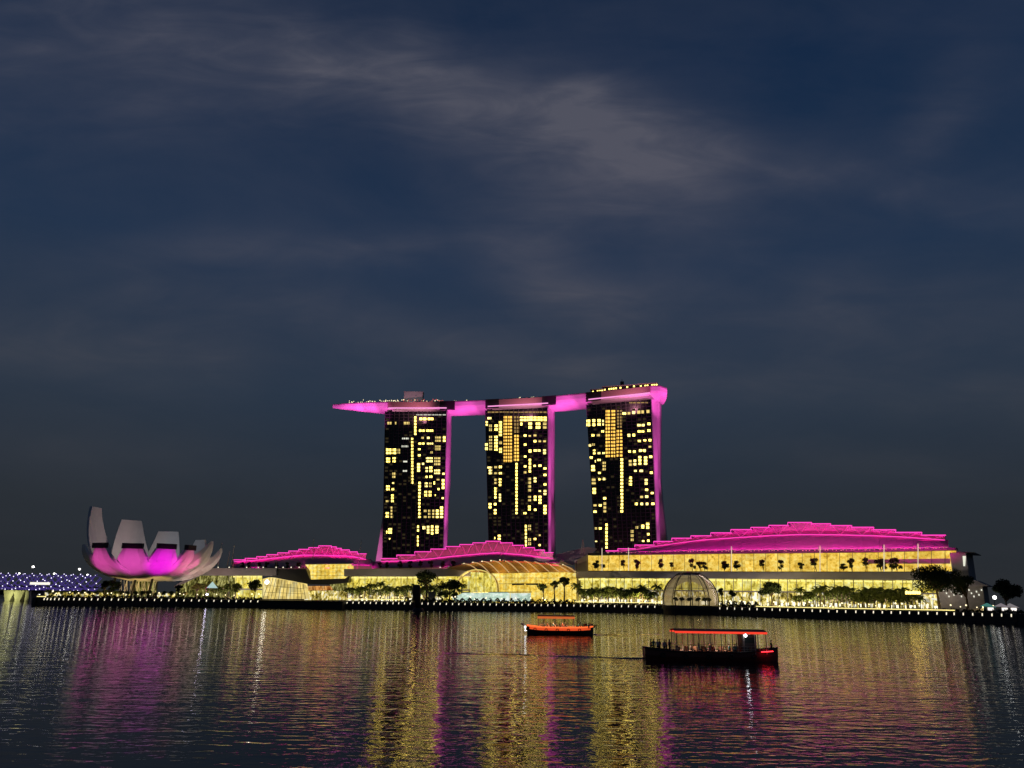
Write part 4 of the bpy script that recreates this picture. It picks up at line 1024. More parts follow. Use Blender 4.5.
mb.build('pier', M['concrete'], hb)
RB = Plane(G(-60, 600, 0), G(100, 600, 0))
rb = thing('road_bridge', 'low grey road bridge on lit V shaped piers behind the footbridge', 'bridge', RB.g(0, 0))
a2, b2 = RB.g(-120, 9), RB.g(44, 9); mb = MB(); mb.box((a2 + b2) / 2 + Vector((0, 0, 0)), ((b2 - a2).length, 16, 2.4)); mb.build('deck', M['concrete'], rb)
mb = MB(); mb.hexa([RB.g(24, -1), RB.g(46, -1), RB.g(46, -1, 16), RB.g(24, -1, 16), RB.g(26, 9), RB.g(46, 9), RB.g(46, 9, 16), RB.g(26, 9, 16)]); mb.build('abutment', M['concrete'], rb)
for x in (-16, 7, 17):
    p = RB.g(x, 0); mb = MB()
    mb.hexa([p + Vector((-1.5, 0, -1)), p + Vector((1.5, 0, -1)), p + Vector((1.5, 10, -1)), p + Vector((-1.5, 10, -1)), p + Vector((-4, 0, 8)), p + Vector((4.5, 0, 8)), p + Vector((4.5, 10, 8)), p + Vector((-4, 10, 8))]); mb.build('pier', M['concrete'], rb)
    wash(p + Vector((0, -16, 2)), p + Vector((0, 0, 4)), .95, (.95, 1.0, .35), 60)
sl = local('street_lamp', 'x', 'street lamp')
mb = MB(); mb.tube((0, 0, 0), (0, 0, 1), .012, .007, 6); mb.build('post', M['canopy_grey'], sl)
mb = MB(); mb.ball((0, 0, 1.0), .05, 8, 6, (1.2, 1, .8)); mb.build('lamp_head', em('street_lamp_light', (1, .97, .9), 7), sl)
SL = Proto(sl)
for (x, y, lab) in ((33.2, 566.8, 'tallest white street lamp above the violet footbridge'), (79.5, 569.2, 'bright street lamp nearest the museum end of the footbridge'), (54.2, 573.6, 'street lamp with round head over the footbridge middle'), (19.3, 573.4, 'street lamp above the left part of the footbridge'), (87.5, 574.8, 'low dim street lamp beside the footbridge right end')):
    p = HB(x, y, 25); h = p.z - 8; SL.put((p.x, p.y, 8), 0, (h * .9, h * .9, h), lab)
p = G(39, 444, GZ); h = W(39, 594.4, 444).z - GZ; SL.put(p, 0, (h * 4.0, h * 4.0, h), 'white lamp on a short post at the left end of the seawall')

# ------------------------------------------------------------------ glass dome on the water
DCp = G(691, 468, 0); DCp.z = 0; rad = (G(719.5, 468, 0) - G(663.5, 468, 0)).length / 2
dome = thing('glass_dome', 'round glass dome with dark ribs standing on the water', 'dome', DCp)
mb = MB(); mb.tube(DCp + Vector((0, 0, -1)), DCp + Vector((0, 0, 2.6)), rad * .97, rad * .97, 32); mb.tube(DCp + Vector((0, 0, 2.6)), DCp + Vector((0, 0, 4.6)), rad * 1.02, rad * 1.0, 32); mb.build('platform', M['black'], dome)
zt = W(691, 572.0, 468).z; zc = 7.5; Rv = zt - zc
def dp(az, el):
    e = R(el); zz = zc + Rv * math.sin(e) if el >= 0 else zc + rad * math.sin(e); return DCp + Vector((math.cos(R(az)) * math.cos(e) * rad, math.sin(R(az)) * math.cos(e) * rad, zz))
g = bpy.data.materials.new('dome_glass'); g.use_nodes = True; N = NT(g.node_tree); N.n.clear()
tb = N.n.new('ShaderNodeBsdfTransparent'); tb.inputs[0].default_value = (.86, .84, .80, 1); gl = N.n.new('ShaderNodeBsdfGlossy'); gl.inputs['Roughness'].default_value = .15
df = N.n.new('ShaderNodeBsdfDiffuse'); df.inputs[0].default_value = (.5, .45, .38, 1)
fr = N.n.new('ShaderNodeFresnel'); mx = N.n.new('ShaderNodeMixShader'); N.l.new(fr.outputs[0], mx.inputs[0]); N.l.new(tb.outputs[0], mx.inputs[1]); N.l.new(gl.outputs[0], mx.inputs[2])
mx2 = N.n.new('ShaderNodeMixShader'); mx2.inputs[0].default_value = .18; N.l.new(mx.outputs[0], mx2.inputs[1]); N.l.new(df.outputs[0], mx2.inputs[2])
o_ = N.n.new('ShaderNodeOutputMaterial'); N.l.new(mx2.outputs[0], o_.inputs[0])
mb = MB(); mb.grid([[dp(a, e) for a in range(0, 361, 10)] for e in range(-12, 91, 8)]); mb.build('glass_shell', g, dome, smooth=True)
for k in range(10):
    az = k * 36 + 9; mb = MB(); mb.path([dp(az, e) + (dp(az, e) - DCp).normalized() * .1 for e in range(-12, 76, 5)], .26, 5); mb.build('rib', M['dark'], dome)
mb = MB()
mb.path([dp(a, 72) for a in range(0, 361, 10)], .30, 5); mb.path([dp(a, 25) for a in range(0, 361, 10)], .09, 4); mb.path([dp(a, 48) for a in range(0, 361, 10)], .09, 4)
mb.build('ring', M['dark'], dome)
mb = MB(); mb.grid([[dp(a, e) * 1.0 + Vector((0, 0, -.25)) for a in range(0, 361, 15)] for e in range(66, 91, 8)]); mb.build('oculus', M['canopy_grey'], dome, thick=.3)
mb = MB(); mb.tube(DCp + Vector((0, 0, 4.6)), DCp + Vector((0, 0, zt - 3)), .25); 
mb.build('inner_post', M['dark'], dome)
mb = MB(); mb.tube(DCp + Vector((0, rad * .5, 4.7)), DCp + Vector((0, rad * .5, 9.5)), rad * .5, rad * .5, 20); mb.build('inner_wall', lit('dome_glow', [(.35, (.45, .32, .12)), (.55, (.9, .7, .32)), (.75, (1, .9, .6))], (.5, .5, .4), .75), dome)
it = [Proto(make_tree('x', 6, 2.2, 55, 400, .4, 'leaf'))]
for k in range(6):
    a_ = R(200 + k * 28); it[0].put(DCp + Vector((math.cos(a_) * rad * .62, math.sin(a_) * rad * .62, 4.6)), k, .85, 'small green tree inside the glass dome', 'trees inside the glass dome')
for k in range(2): wash(DCp + Vector((-5 + 10 * k, 2, zt - 4)), DCp + Vector((0, 0, 5)), .5, WARM, 150)

# ------------------------------------------------------------------ seawall lamps
wl = local('seawall_lamp', 'small white lamp set in the dark seawall just above the water', 'lamp', 'white lamps along the seawall')
mb = MB(); mb.box((0, -.15, 0), (.9, .3, 1.35)); mb.build('housing', M['dark'], wl)
mb = MB(); mb.hexa([Vector(p) for p in ((-.22, -.42, -.6), (.18, -.42, -.6), (.18, -.25, -.6), (-.22, -.25, -.6), (-.1, -.42, .5), (.36, -.42, .5), (.36, -.25, .5), (-.1, -.25, .5))]); mb.build('lens', M['lampw'], wl)
WL = Proto(wl)
x = 42.0
tab = [(42, 3.2), (60, 5.0), (90, 6.6), (140, 7.6), (230, 7.4), (300, 6.3), (380, 5.6), (440, 6.1), (560, 6.6), (660, 7.2), (760, 7.6), (860, 8.8), (1020, 10)]
while x < 1024:
    if not (268 < x < 345) and not (662 < x < 722) and not (738 < x < 757 and False):
        kk = min(int((x - 36) / 12), len(sp) - 2); p = sp[kk].lerp(sp[kk + 1], (x - 36 - 12 * kk) / 12); p.z = 3.55; dd = (sp[kk + 1] - sp[kk]).normalized(); n = Vector((dd.y, -dd.x, 0))
        WL.put(p + n * 1.22, math.atan2(dd.y, dd.x))
    x += interp(tab, x)
# glowing handrail strips on top of the wall
def rail(label, x0, x1, z=5.35, mat='strip', hgt=.42):
    mb = MB(); k = int((x1 - x0) / 10) + 1
    P = []
    for i in range(k + 1):
        x = x0 + (x1 - x0) * i / k; P.append(G(x, sd(x), z) + Vector((0, 1.6, 0)))
    for a, b in zip(P, P[1:]): mb.slab(a, b, b + Vector((0, 0, hgt)), a + Vector((0, 0, hgt)), (0, .4, 0))
    tag(mb.build('light_strip', M[mat]), label, 'light strip')
rail('thin glowing yellow strip on the seawall right of the black pontoon', 346, 404)
rail('thin glowing yellow strip on the seawall left of the glass dome', 575, 662, 5.5)
rail('long glowing yellow strip on the seawall right of the glass dome', 757, 957, 4.75)
rail('short glowing yellow strip at the left end of the seawall', 35, 44, 4.6)
# railing posts and hedge: dark fringe along the wall top
def hedge(label, x0, x1, h=1.6, dens=9, back=4):
    rnd = random.Random(int(x0)); mb = MB()
    L = (G(x1, sd(x1), 0) - G(x0, sd(x0), 0)).length
    for i in range(int(L * dens)):
        x = x0 + (x1 - x0) * rnd.random(); p = G(x, sd(x) + back + rnd.uniform(-1, 1), GZ + .2 + rnd.random() ** .8 * h * (0.8 + .4 * math.sin(x * .9)))
        s = rnd.uniform(.25, .55); u = Vector((rnd.gauss(0, 1), rnd.gauss(0, .5), rnd.gauss(0, 1))).normalized(); v = u.cross(Vector((0, 1, .3))).normalized()
        mb.add([p - u * s, p + v * s, p + u * s, p - v * s], [(0, 1, 2, 3)])
    tag(mb.build('hedge', M['hedge']), label, 'hedge')
hedge('dark hedge on the seawall before the event plaza', 404, 576, 2.4, 14)
hedge('dark hedge on the seawall right beside the glass dome', 720, 760, 2.6, 14)
hedge('low dark hedge on the seawall below the lotus museum', 44, 262, 1.3, 8)
hedge('low dark hedge on the seawall before the palm rows', 757, 1060, .9, 7)
hedge('low dark hedge on the seawall left of the dome', 576, 664, 1.0, 8)

# ------------------------------------------------------------------ trees along the promenade
rnd = random.Random(5)
def row(x0, x1, step, P, zf, protos, sc, label, group, jit=.25, off=-18):
    x = x0; i = 0
    while x < x1:
        rnd.choice(protos).put(P.g(x, zf, off + rnd.uniform(-3, 3)), rnd.random() * 6.28, sc * rnd.uniform(.85, 1.15), label, group)
        x += step * rnd.uniform(1 - jit, 1 + jit)
row(577, 660, 3.4, FR, GZ, palms, 1.25, 'palm in the dense row left of the glass dome before the lit mall', 'palms left of the glass dome', off=-20)
row(797, 925, 4.2, FR, GZ, palms, 1.15, 'palm in the row before the right half of the lit mall', 'palms right of the glass dome', off=-20)
row(860, 915, 8, FR, GZ, smalltrees, 1.15, 'green bushy tree between the palms left of the big dark trees', 'green trees among the right palms', off=-24)
row(347, 462, 4.0, FL, GZ, palms, 1.15, 'palm in the row under the grey roof right of the pontoon', 'palms before the left mall', off=-20)
row(585, 655, 7, FR, GZ, smalltrees, 1.35, 'green bushy tree among the palms left of the glass dome', 'bushy trees left of the glass dome', off=-14)
row(800, 880, 9, FR, GZ, smalltrees, 1.2, 'green bushy tree behind the palms of the right row', 'bushy trees behind the right palms', off=-14)
row(352, 460, 9, FL, GZ, smalltrees, 1.2, 'green bushy tree under the grey roof behind the left palms', 'bushy trees before the left mall', off=-14)
row(196, 235, 8, FL, GZ, smalltrees, 1.3, 'green tree before the yellow mall wall right of the museum', 'trees right of the museum', off=-22)
row(48, 190, 6.5, Plane(G(48, 466, 0), G(190, 492, 0)), GZ, smalltrees, .62, 'small yellow lit tree on the promenade below the museum', 'small promenade trees below the museum', off=0)
row(440, 460, 7, FE, GZ, smalltrees, .9, 'small green tree left of the lit stage', 'small trees by the kiosk', off=-16)
# single trees that stand out
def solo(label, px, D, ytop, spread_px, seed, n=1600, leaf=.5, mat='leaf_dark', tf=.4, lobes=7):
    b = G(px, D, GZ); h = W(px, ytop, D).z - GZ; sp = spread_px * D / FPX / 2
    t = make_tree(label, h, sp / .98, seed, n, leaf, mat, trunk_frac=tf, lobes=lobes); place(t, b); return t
solo('tall dark spreading tree standing above the small round marker post', 426, 500, 567.5, 24, 61, 1700, .6)
solo('wide low dark tree right of the tall tree before the arched canopy', 449, 502, 578.6, 24, 62, 1400, .5, tf=.5)
solo('black tree with round crown before the right end of the golden plaza', 564, 505, 574.4, 12, 63, 1200, .45, tf=.55)
solo('slim black tree left of the round crowned one before the golden plaza', 554.5, 505, 577, 8, 64, 800, .4, tf=.5)
solo('small bushy dark tree leftmost of the three before the golden plaza', 543.5, 505, 581, 11, 65, 900, .4, tf=.45)
solo('small dark tree just right of the glass dome', 732.5, 452, 588, 8, 66, 900, .4)
solo('small dark tree touching the right side of the glass dome', 722.5, 458, 585, 6, 69, 600, .4)
solo('large round black tree leaning right, between dome and palm row', 772, 432, 581.2, 21, 67, 2600, .45, tf=.45)
solo('dark tree on the yellow wall left of the fan shaped pavilion', 254, 494, 578.5, 16, 68, 1600, .45, tf=.35)
solo('largest black rain tree before the right end of the mall', 940, 372, 563.5, 44, 71, 6500, .42, tf=.42, lobes=11)
solo('black tree right behind the largest rain tree', 968, 380, 573, 26, 72, 2600, .42, tf=.35, lobes=8)
solo('black rounded tree standing alone at the far right', 1008, 345, 576.5, 27, 73, 3400, .42, tf=.3, lobes=9)
solo('dark tree beneath the left petals of the museum', 110, 482, 580, 14, 74, 1300, .45, tf=.3)
solo('thin dark tree by the right end of the violet footbridge', 103, 470, 578, 8, 75, 700, .4, tf=.35)
solo('small dark conifer like tree right under the museum petals', 178, 490, 583, 8, 76, 600, .4, tf=.3)

# ------------------------------------------------------------------ promenade lamps, tent, kiosks, sign
pl = local('promenade_lamp', 'small warm lamp post on the promenade', 'lamp', 'lamp posts along the promenade')
mb = MB(); mb.tube((0, 0, 0), (0, 0, 2.6), .07); mb.build('post', M['dark'], pl)
mb = MB(); mb.ball((0, 0, 2.8), .36, 7, 5); mb.build('lamp_head', em('promenade_light', (1, .86, .50), 2.0), pl)
PL = Proto(pl)
for i in range(105):
    x = 46 + (1000 - 46) * (i + rnd.random() * .8) / 105
    if 262 < x < 350 or 655 < x < 726: continue
    PL.put(G(x, sd(x) + rnd.uniform(8, 22), GZ), 0, rnd.uniform(.75, 1.25), 'small warm lamp post on the promenade behind the seawall')
tt = thing('tent', 'small pointed pale blue lit tent right of the museum', 'tent', G(211, 500, GZ))
c = G(211, 500, GZ); mb = MB(); ap = W(212.5, 581.5, 500)
pz = W(211, 588, 500).z; qs = [Vector((c.x + sx * 2.6, c.y + sy * 2.5, pz)) for sx, sy in ((-1, -1), (1, -1), (1, 1), (-1, 1))]
mb.add(qs + [ap], [(0, 1, 4), (1, 2, 4), (2, 3, 4), (3, 0, 4)]); mb.build('canvas', em('tent_glow', (.6, .85, .8), .7), tt)
mb = MB()
for q in qs: mb.tube(Vector((q.x, q.y, GZ)), q, .12)
mb.each('pole', M['concrete'], tt)
mb = MB(); mb.ball(W(207, 594.5, 486), .6); tag(mb.build('floodlamp', em('violet_lamp', (.72, .66, 1.0), 18)), 'bright bluish lamp low on the promenade below the tent', 'lamp')
# lit sign among the palms and bright kiosk panels
sg = thing('lit_sign', 'long yellow white lit sign among the right palms', 'sign', G(912, 385, GZ))
mb = MB(); mb.tube(G(907, 385, GZ), W(907, 593, 385), .12); mb.tube(G(918, 385, GZ), W(918, 593, 385), .12); mb.build('post', M['dark'], sg)
mb = MB()
for i in range(7): mb.slab(W(905.6 + i * 2.2, 594.2 - .1 * (i % 2), 384.6), W(907.3 + i * 2.2, 594.2, 384.6), W(907.3 + i * 2.2, 590.6 + (.8 if i % 3 else 0), 384.6), W(905.6 + i * 2.2, 591.2, 384.6), (0, .3, 0))
mb.build('lit_face', M['win'], sg)
mb = MB(); mb.slab(W(931.5, 599.4, 380), W(940, 601.0, 380), W(940, 599.4, 380), W(931.5, 597.6, 380), (0, .4, 0)); mb.slab(W(932.5, 608, 380), W(933, 608, 380), W(933, 599, 380), W(932.5, 599, 380), (0, .2, 0))
tag(mb.build('lit_board', M['win_w']), 'small slanted white lit board left of the largest rain tree trunk', 'sign')
for i, (x, y, c_, lab) in enumerate(((989, 605.5, (.25, .9, .8), 'small kiosk with teal lit roof at the right end'), (994.6, 597.5, (1, 1, .95), 'white globe lamp above the teal kiosk'), (1003, 610, (1, .85, .95), 'small white pink stall beneath the far right tree'), (1012, 613, (1, .9, .95), 'bright white stall at the far right edge'))):
    D = 345; c = G(x, D, GZ); k = thing('stall', lab, 'stall', c)
    if i == 1:
        mb = MB(); mb.tube(c, W(x, y, D), .12); mb.build('post', M['dark'], k); mb = MB(); mb.ball(W(x, y, D), .8); mb.build('globe', em('globe', c_, 4), k); k.name = 'globe_lamp'; k['category'] = 'lamp'; continue
    mb = MB(); mb.box(c + Vector((0, 0, 1.3)), (3.4, 3, 2.6)); mb.build('booth', M['concrete'], k)
    mb = MB(); p = c + Vector((0, 0, 2.7)); mb.add([p + Vector((-2.4, -2, 0)), p + Vector((2.4, -2, -.4)), p + Vector((2.4, 2, -.4)), p + Vector((-2.4, 2, 0)), p + Vector((-.3, 0, 1.4))], [(0, 1, 4), (1, 2, 4), (2, 3, 4), (3, 0, 4), (3, 2, 1, 0)]); mb.build('roof', em('stall_glow', c_, .2), k)
    mb = MB(); mb.box(c + Vector((0, -1.65, 1.6)), (2.4, .2, 1.2)); mb.build('counter_light', em('counter', (1, .92, .85), 1.3), k)
# fill spots added at the seawall, aimed landward at palms and shopfronts
for x in (60, 110, 230, 370, 420, 545, 600, 640, 780, 830, 880, 930, 980):
    wash(G(x, sd(x) + 3, GZ + 2.6), G(x, sd(x) + 30, GZ + 5), {60: .06, 110: .05, 230: .2, 880: .22, 930: .08, 980: .05}.get(x, .42), (1, .80, .35), 70 if x < 200 else 110, .8)
# crowd strolling: far off, one mass
def tiny_person(mb, p, h, rz):
    co, si = math.cos(rz), math.sin(rz)
    for sgn in (-1, 1): mb.tube(p + Vector((sgn * .09 * co, sgn * .09 * si + .05 * sgn, 0)), p + Vector((sgn * .08 * co, sgn * .08 * si, h * .5)), .06, .09, 5)
    mb.tube(p + Vector((0, 0, h * .47)), p + Vector((0, 0, h * .83)), .17, .21, 6)
    for sgn in (-1, 1): mb.tube(p + Vector((sgn * .23 * co, sgn * .23 * si, h * .8)), p + Vector((sgn * .28 * co, sgn * .28 * si, h * .45)), .055, .04, 4)
    mb.ball(p + Vector((0, 0, h * .92)), h * .075, 6, 5)
mb = MB()
for i in range(420):
    x = rnd.uniform(350, 1020) if i % 4 else rnd.uniform(60, 260)
    if 655 < x < 726: continue
    tiny_person(mb, G(x, sd(x) + rnd.uniform(2.2, 9), GZ), rnd.uniform(1.55, 1.85), rnd.random() * 6)
tag(mb.build('crowd', pm('crowd_clothes', (.16, .13, .12), .8, var=.8, scale=2.0)), 'many small strollers along the promenade seen as one crowd', 'crowd', kind='stuff')

# marker post in the water
mk = thing('channel_marker', 'black rounded marker post rising from the water before the promenade', 'marker', G(418, 440, 0))
c = G(418, 440, 0); zt2 = W(415.5, 584.5, 440).z
mb = MB(); mb.tube(c + Vector((0, 0, -1)), c + Vector((0, 0, 1.6)), 4.2, 2.2, 12); mb.build('base', M['black'], mk)
mb = MB(); h = zt2; mb.path([c + Vector((0, 0, 1.5)), c + Vector((-.5, 0, h * .35)), c + Vector((-1.0, 0, h * .55)), c + Vector((-1.3, 0, h * .78)), c + Vector((-1.4, 0, h * .93)), c + Vector((-1.4, 0, h))], [1.6, 1.7, 2.3, 2.5, 2.1, .9], 12); mb.build('body', M['black'], mk, smooth=True)

# ------------------------------------------------------------------ people for the boats
def skin_person(name, pose):
    J = {'hip': (0, 0, .0), 'waist': (0, .02, .16), 'chest': (0, 0, .38), 'neck': (0, 0, .56), 'head': (0, .03, .66), 'crown': (0, .03, .80)}
    rad = {'hip': .15, 'waist': .13, 'chest': .165, 'neck': .06, 'head': .085, 'crown': .075}
    E = [('hip', 'waist'), ('waist', 'chest'), ('chest', 'neck'), ('neck', 'head'), ('head', 'crown')]
    for s, q in ((-1, 'l'), (1, 'r')):
        if pose == 'sit':
            pts = [('sh', (.19 * s, 0, .48), .062), ('el', (.25 * s, .10, .24), .048), ('wr', (.16 * s, .32, .16), .033), ('ha', (.13 * s, .41, .15), .036)]
            lg = [('th', (.10 * s, .04, -.02), .095), ('kn', (.13 * s, .44, .02), .066), ('an', (.13 * s, .46, -.40), .045), ('to', (.14 * s, .62, -.44), .038)]
        else:
            pts = [('sh', (.19 * s, 0, .48), .062), ('el', (.26 * s, -.02 * s, .22), .046), ('wr', (.25 * s, .10, -.0), .032), ('ha', (.25 * s, .13, -.09), .035)]
            lg = [('th', (.10 * s, 0, -.08), .10), ('kn', (.11 * s, .03 * s, -.46), .066), ('an', (.12 * s, -.02 * s, -.88), .045), ('to', (.13 * s, .14, -.92), .038)]
        pr = 'chest'
        for k, co, r_ in pts: J[k + q] = co; rad[k + q] = r_; E.append((pr, k + q)); pr = k + q
        for i, fx in enumerate((-.03, 0, .03)):
            b = Vector(J['ha' + q]); J['f%d' % i + q] = tuple(b + Vector((fx, .07 if pose == 'sit' else .02, -.02 if pose == 'sit' else -.08))); rad['f%d' % i + q] = .010; E.append(('ha' + q, 'f%d' % i + q))
        pr = 'hip'
        for k, co, r_ in lg: J[k + q] = co; rad[k + q] = r_; E.append((pr, k + q)); pr = k + q
    names = list(J); me = bpy.data.meshes.new('tmp'); me.from_pydata([J[k] for k in names], [(names.index(a), names.index(b)) for a, b in E], [])
    o = bpy.data.objects.new('tmp', me); C.objects.link(o)
    sk_ = o.modifiers.new('skin', 'SKIN')
    for i, k in enumerate(names): me.skin_vertices[0].data[i].radius = (rad[k], rad[k]); me.skin_vertices[0].data[i].use_root = (k == 'hip')
    sb = o.modifiers.new('sub', 'SUBSURF'); sb.levels = 1; sb.render_levels = 1
    dg = bpy.context.evaluated_depsgraph_get(); m2 = bpy.data.meshes.new_from_object(o.evaluated_get(dg)); bpy.data.objects.remove(o)
    return m2
shirts = [pm('shirt_%s' % n, c, .8) for n, c in (('pale', (.5, .45, .42)), ('navy', (.04, .05, .10)), ('red', (.35, .05, .04)), ('black', (.02, .02, .02)), ('teal', (.06, .2, .2)))]
skinm = pm('skin', (.36, .20, .13), .6); hairm = pm('hair', (.012, .010, .009), .7); trous = pm('trousers', (.03, .03, .04), .8)
bodies = {p: skin_person('b', p) for p in ('sit', 'stand')}
hairmesh = MB().ball((0, .01, .77), .10, 10, 7, (1, 1.1, .9)); 
protos_p = []
for p in ('sit', 'stand'):
    for i, sm in enumerate(shirts):
        me = bodies[p].copy(); me.materials.clear(); 
        for m_ in (sm, trous, skinm): me.materials.append(m_)
        for f in me.polygons:
            c = f.center; f.use_smooth = True
            if c.z > .53: f.material_index = 2
            elif (p == 'sit' and ((c.z < .06) or (c.y > .12 and c.z < .10))) or (p == 'stand' and abs(c.x) < .21 and c.z < .02): f.material_index = 1
            elif (p == 'sit' and c.y > .26) or (p == 'stand' and abs(c.x) > .19 and c.z < .12): f.material_index = 2
        protos_p.append((p, me))
hm = MB().ball((0, .005, .775), .098, 10, 7, (1, 1.12, .85)); face = MB()
ho0 = hm.build('hair', hairm); hair_me = ho0.data; bpy.data.objects.remove(ho0)
def person(pose, k, loc, rz, label, group=None, sc=1.0):
    me = [m_ for p, m_ in protos_p if p == pose][k % 5]
    o = bpy.data.objects.new('person', me); C.objects.link(o); o.location = loc; o.rotation_euler = (0, 0, rz); o.scale = (sc,) * 3
    tag(o, label, 'person', group)
    h = bpy.data.objects.new('hair', hair_me); C.objects.link(h); h.parent = o
    return o

# ------------------------------------------------------------------ boats
def hull_mesh(L, Bm, fb, bow_rise, stern_rise, z0=-.5):
    rows = []; n = 24
    for i in range(n + 1):
        t = i / n; x = -L / 2 + L * t
        w = Bm / 2 * (1 - max(0, (t - .72) / .28) ** 2.2 * .93) * (1 - max(0, (.15 - t) / .15) ** 2 * .35)
        top = fb + bow_rise * max(0, (t - .6) / .4) ** 2 + stern_rise * max(0, (.3 - t) / .3) ** 2
        xo = (t - .5) * .0
        rows.append([Vector((x, -w, top)), Vector((x - .0, -w * .98, top * .45)), Vector((x * .985, -w * .8, z0 + .15)), Vector((x * .97, 0, z0)), Vector((x * .985, w * .8, z0 + .15)), Vector((x, w * .98, top * .45)), Vector((x, w, top))])
    return rows
def boat(name, label, loc, L, rz, big):
    t = local(name, label, 'boat')
    Bm, fb = (4.2, 1.15) if big else (3.8, 1.5)
    rows = hull_mesh(L, Bm, fb, .55 if big else .25, .35)
    mb = MB(); mb.grid(rows); mb.add(rows[0], [tuple(range(7))]); mb.add(rows[-1], [tuple(range(7))[::-1]])
    hm_ = pm('hull_paint', (.16, .035, .03) if big else (.02, .015, .015), .4)
    h = mb.build('hull', hm_, t)
    mb = MB(); mb.grid([[r[0] + Vector((0, .05, -.35)), r[6] + Vector((0, -.05, -.35))] for r in rows]); mb.build('deck', pm('deck_wood', (.12, .07, .04), .7), t)
    for i in (0, 6):
        mb = MB(); mb.path([r[i] + Vector((0, 0, .02)) for r in rows], .10 if big else .16, 6); mb.build('gunwale', M['dark'] if big else em('orange_led', (1, .16, .04), 1.2), t)
    if not big:
        mb = MB()
        for sgn in (-1, 1):
            mb.grid([[r[0 if sgn < 0 else 6] + Vector((0, sgn * .10, .02)), r[0 if sgn < 0 else 6] + Vector((0, sgn * .12, -.62))] for r in rows[1:-1]])
        mb.build('side_band', em('orange_light_band', (.95, .10, .025), .8), t)
    # tyres as fenders along the side facing us
    mb = MB()
    for i in range(3, 20, 4):
        c = rows[i][0] + Vector((0, -.14, -.55)); pts = [c + Vector((math.cos(a) * .28, 0, math.sin(a) * .28)) for a in [k * 6.2832 / 10 for k in range(11)]]; mb.path(pts, .09, 5)
    mb.each('tyre_fender', M['black'], t)
    x0, x1 = (-L * .28, L * .40) if big else (-L * .34, L * .22)
    zr = 3.8 if big else 3.85
    # canopy: gently cambered, with a valance
    mb = MB(); k = 8
    rr = []
    for i in range(13):
        x = x0 + (x1 - x0) * i / 12; rr.append([Vector((x, -Bm / 2 * .95 + Bm * .95 * j / k, zr + .28 * math.sin(math.pi * j / k))) for j in range(k + 1)])
    mb.grid(rr); mb.build('canopy', pm('red_canopy', (.55, .05, .035), .6), t, thick=.06)
    mb = MB()
    for y in (-Bm / 2 * .96, Bm / 2 * .96): mb.slab(Vector((x0, y, zr - (.24 if big else .45))), Vector((x1, y, zr - (.24 if big else .45))), Vector((x1, y, zr + .04)), Vector((x0, y, zr + .04)), (0, .05, 0))
    mb.build('valance', em('red_valance_led', (1, .06, .03), 1.0) if big else em('orange_valance_light', (.95, .2, .05), .6), t)
    mb = MB(); npost = 9 if big else 7
    for i in range(npost):
        x = x0 + .2 + (x1 - x0 - .4) * i / (npost - 1)
        for y in (-Bm / 2 * .93, Bm / 2 * .93): mb.tube((x, y, fb - .2), (x, y, zr), .06, n=5)
    mb.each('post', pm('post_paint', (.5, .42, .36), .5), t)
    mb = MB()
    for y in (-Bm / 2 * .95, Bm / 2 * .95):
        for z in (fb + .42, fb + .78): mb.tube((x0, y, z), (x1, y, z), .028, n=4)
        n_ = 22
        for i in range(n_ + 1): mb.tube((x0 + (x1 - x0) * i / n_, y, fb), (x0 + (x1 - x0) * i / n_, y, fb + .78), .018, n=4)
    mb.build('railing', pm('rail_paint', (.45, .38, .3), .5), t)
    mb = MB(); nb_ = 9 if big else 8
    for i in range(nb_):
        x = x0 + .9 + (x1 - x0 - 3.0) * i / (nb_ - 1)
        mb.box((x, 0, fb + .12), (.42, Bm * .75, .08)); mb.box((x - .22, 0, fb + .38), (.06, Bm * .75, .5)); mb.box((x, 0, fb - .1), (.3, Bm * .7, .4))
    mb.each('bench', pm('bench_wood', (.2, .1, .05), .6), t)
    if big:
        mb = MB(); mb.box((x1 - 2.3, 0, fb + 1.15), (1.9, Bm * .62, 2.3)); cb = mb.build('wheelhouse', pm('cabin_paint', (.05, .05, .05), .5), t)
        mb = MB(); mb.box((x1 - 2.3, -Bm * .31 - .02, fb + 1.6), (1.3, .04, .7)); mb.build('window', pm('cabin_glass', (.02, .03, .03), .1), cb)
        mb = MB(); mb.ball((x1 - 3.0, -Bm / 2 - .12, zr - .42), .20, 10, 7); mb.build('lamp', em('boat_lamp', (.92, .95, 1.0), 9), t)
        mb = MB(); mb.tube((x1 - 1.0, -Bm / 2 * 1.02, fb + .15), (x1 + .6, -Bm / 2 * 1.0, fb + .25), .05, n=5); mb.build('red_light', em('red_deck_lamp', (1, .02, .03), 7), t)
    else:
        mb = MB()
        for i in range(9): mb.ball((x0 + (x1 - x0) * (i + .5) / 9, -Bm / 2 * .85, zr - .2), .075, 6, 4)
        mb.build('lamp', em('warm_boat_lamp', (1, .62, .3), 3), t)
        mb = MB(); mb.ball((-L / 2 - .4, -.4, 1.5), .22, 8, 6); mb.tube((-L / 2 - .4, -.4, .6), (-L / 2 - .4, -.4, 1.4), .05); mb.tube((-L / 2, -.4, .7), (-L / 2 - .5, -.4, .7), .05); mb.build('stern_lamp', em('stern_light', (.85, .9, 1), 4), t)
        mb = MB(); mb.path([(-L / 2, 0, .8), (-L / 2 - .9, 0, 1.9), (-L / 2 - 1.4, 0, 2.3)], .05, 5); mb.build('flagpole', M['dark'], t)
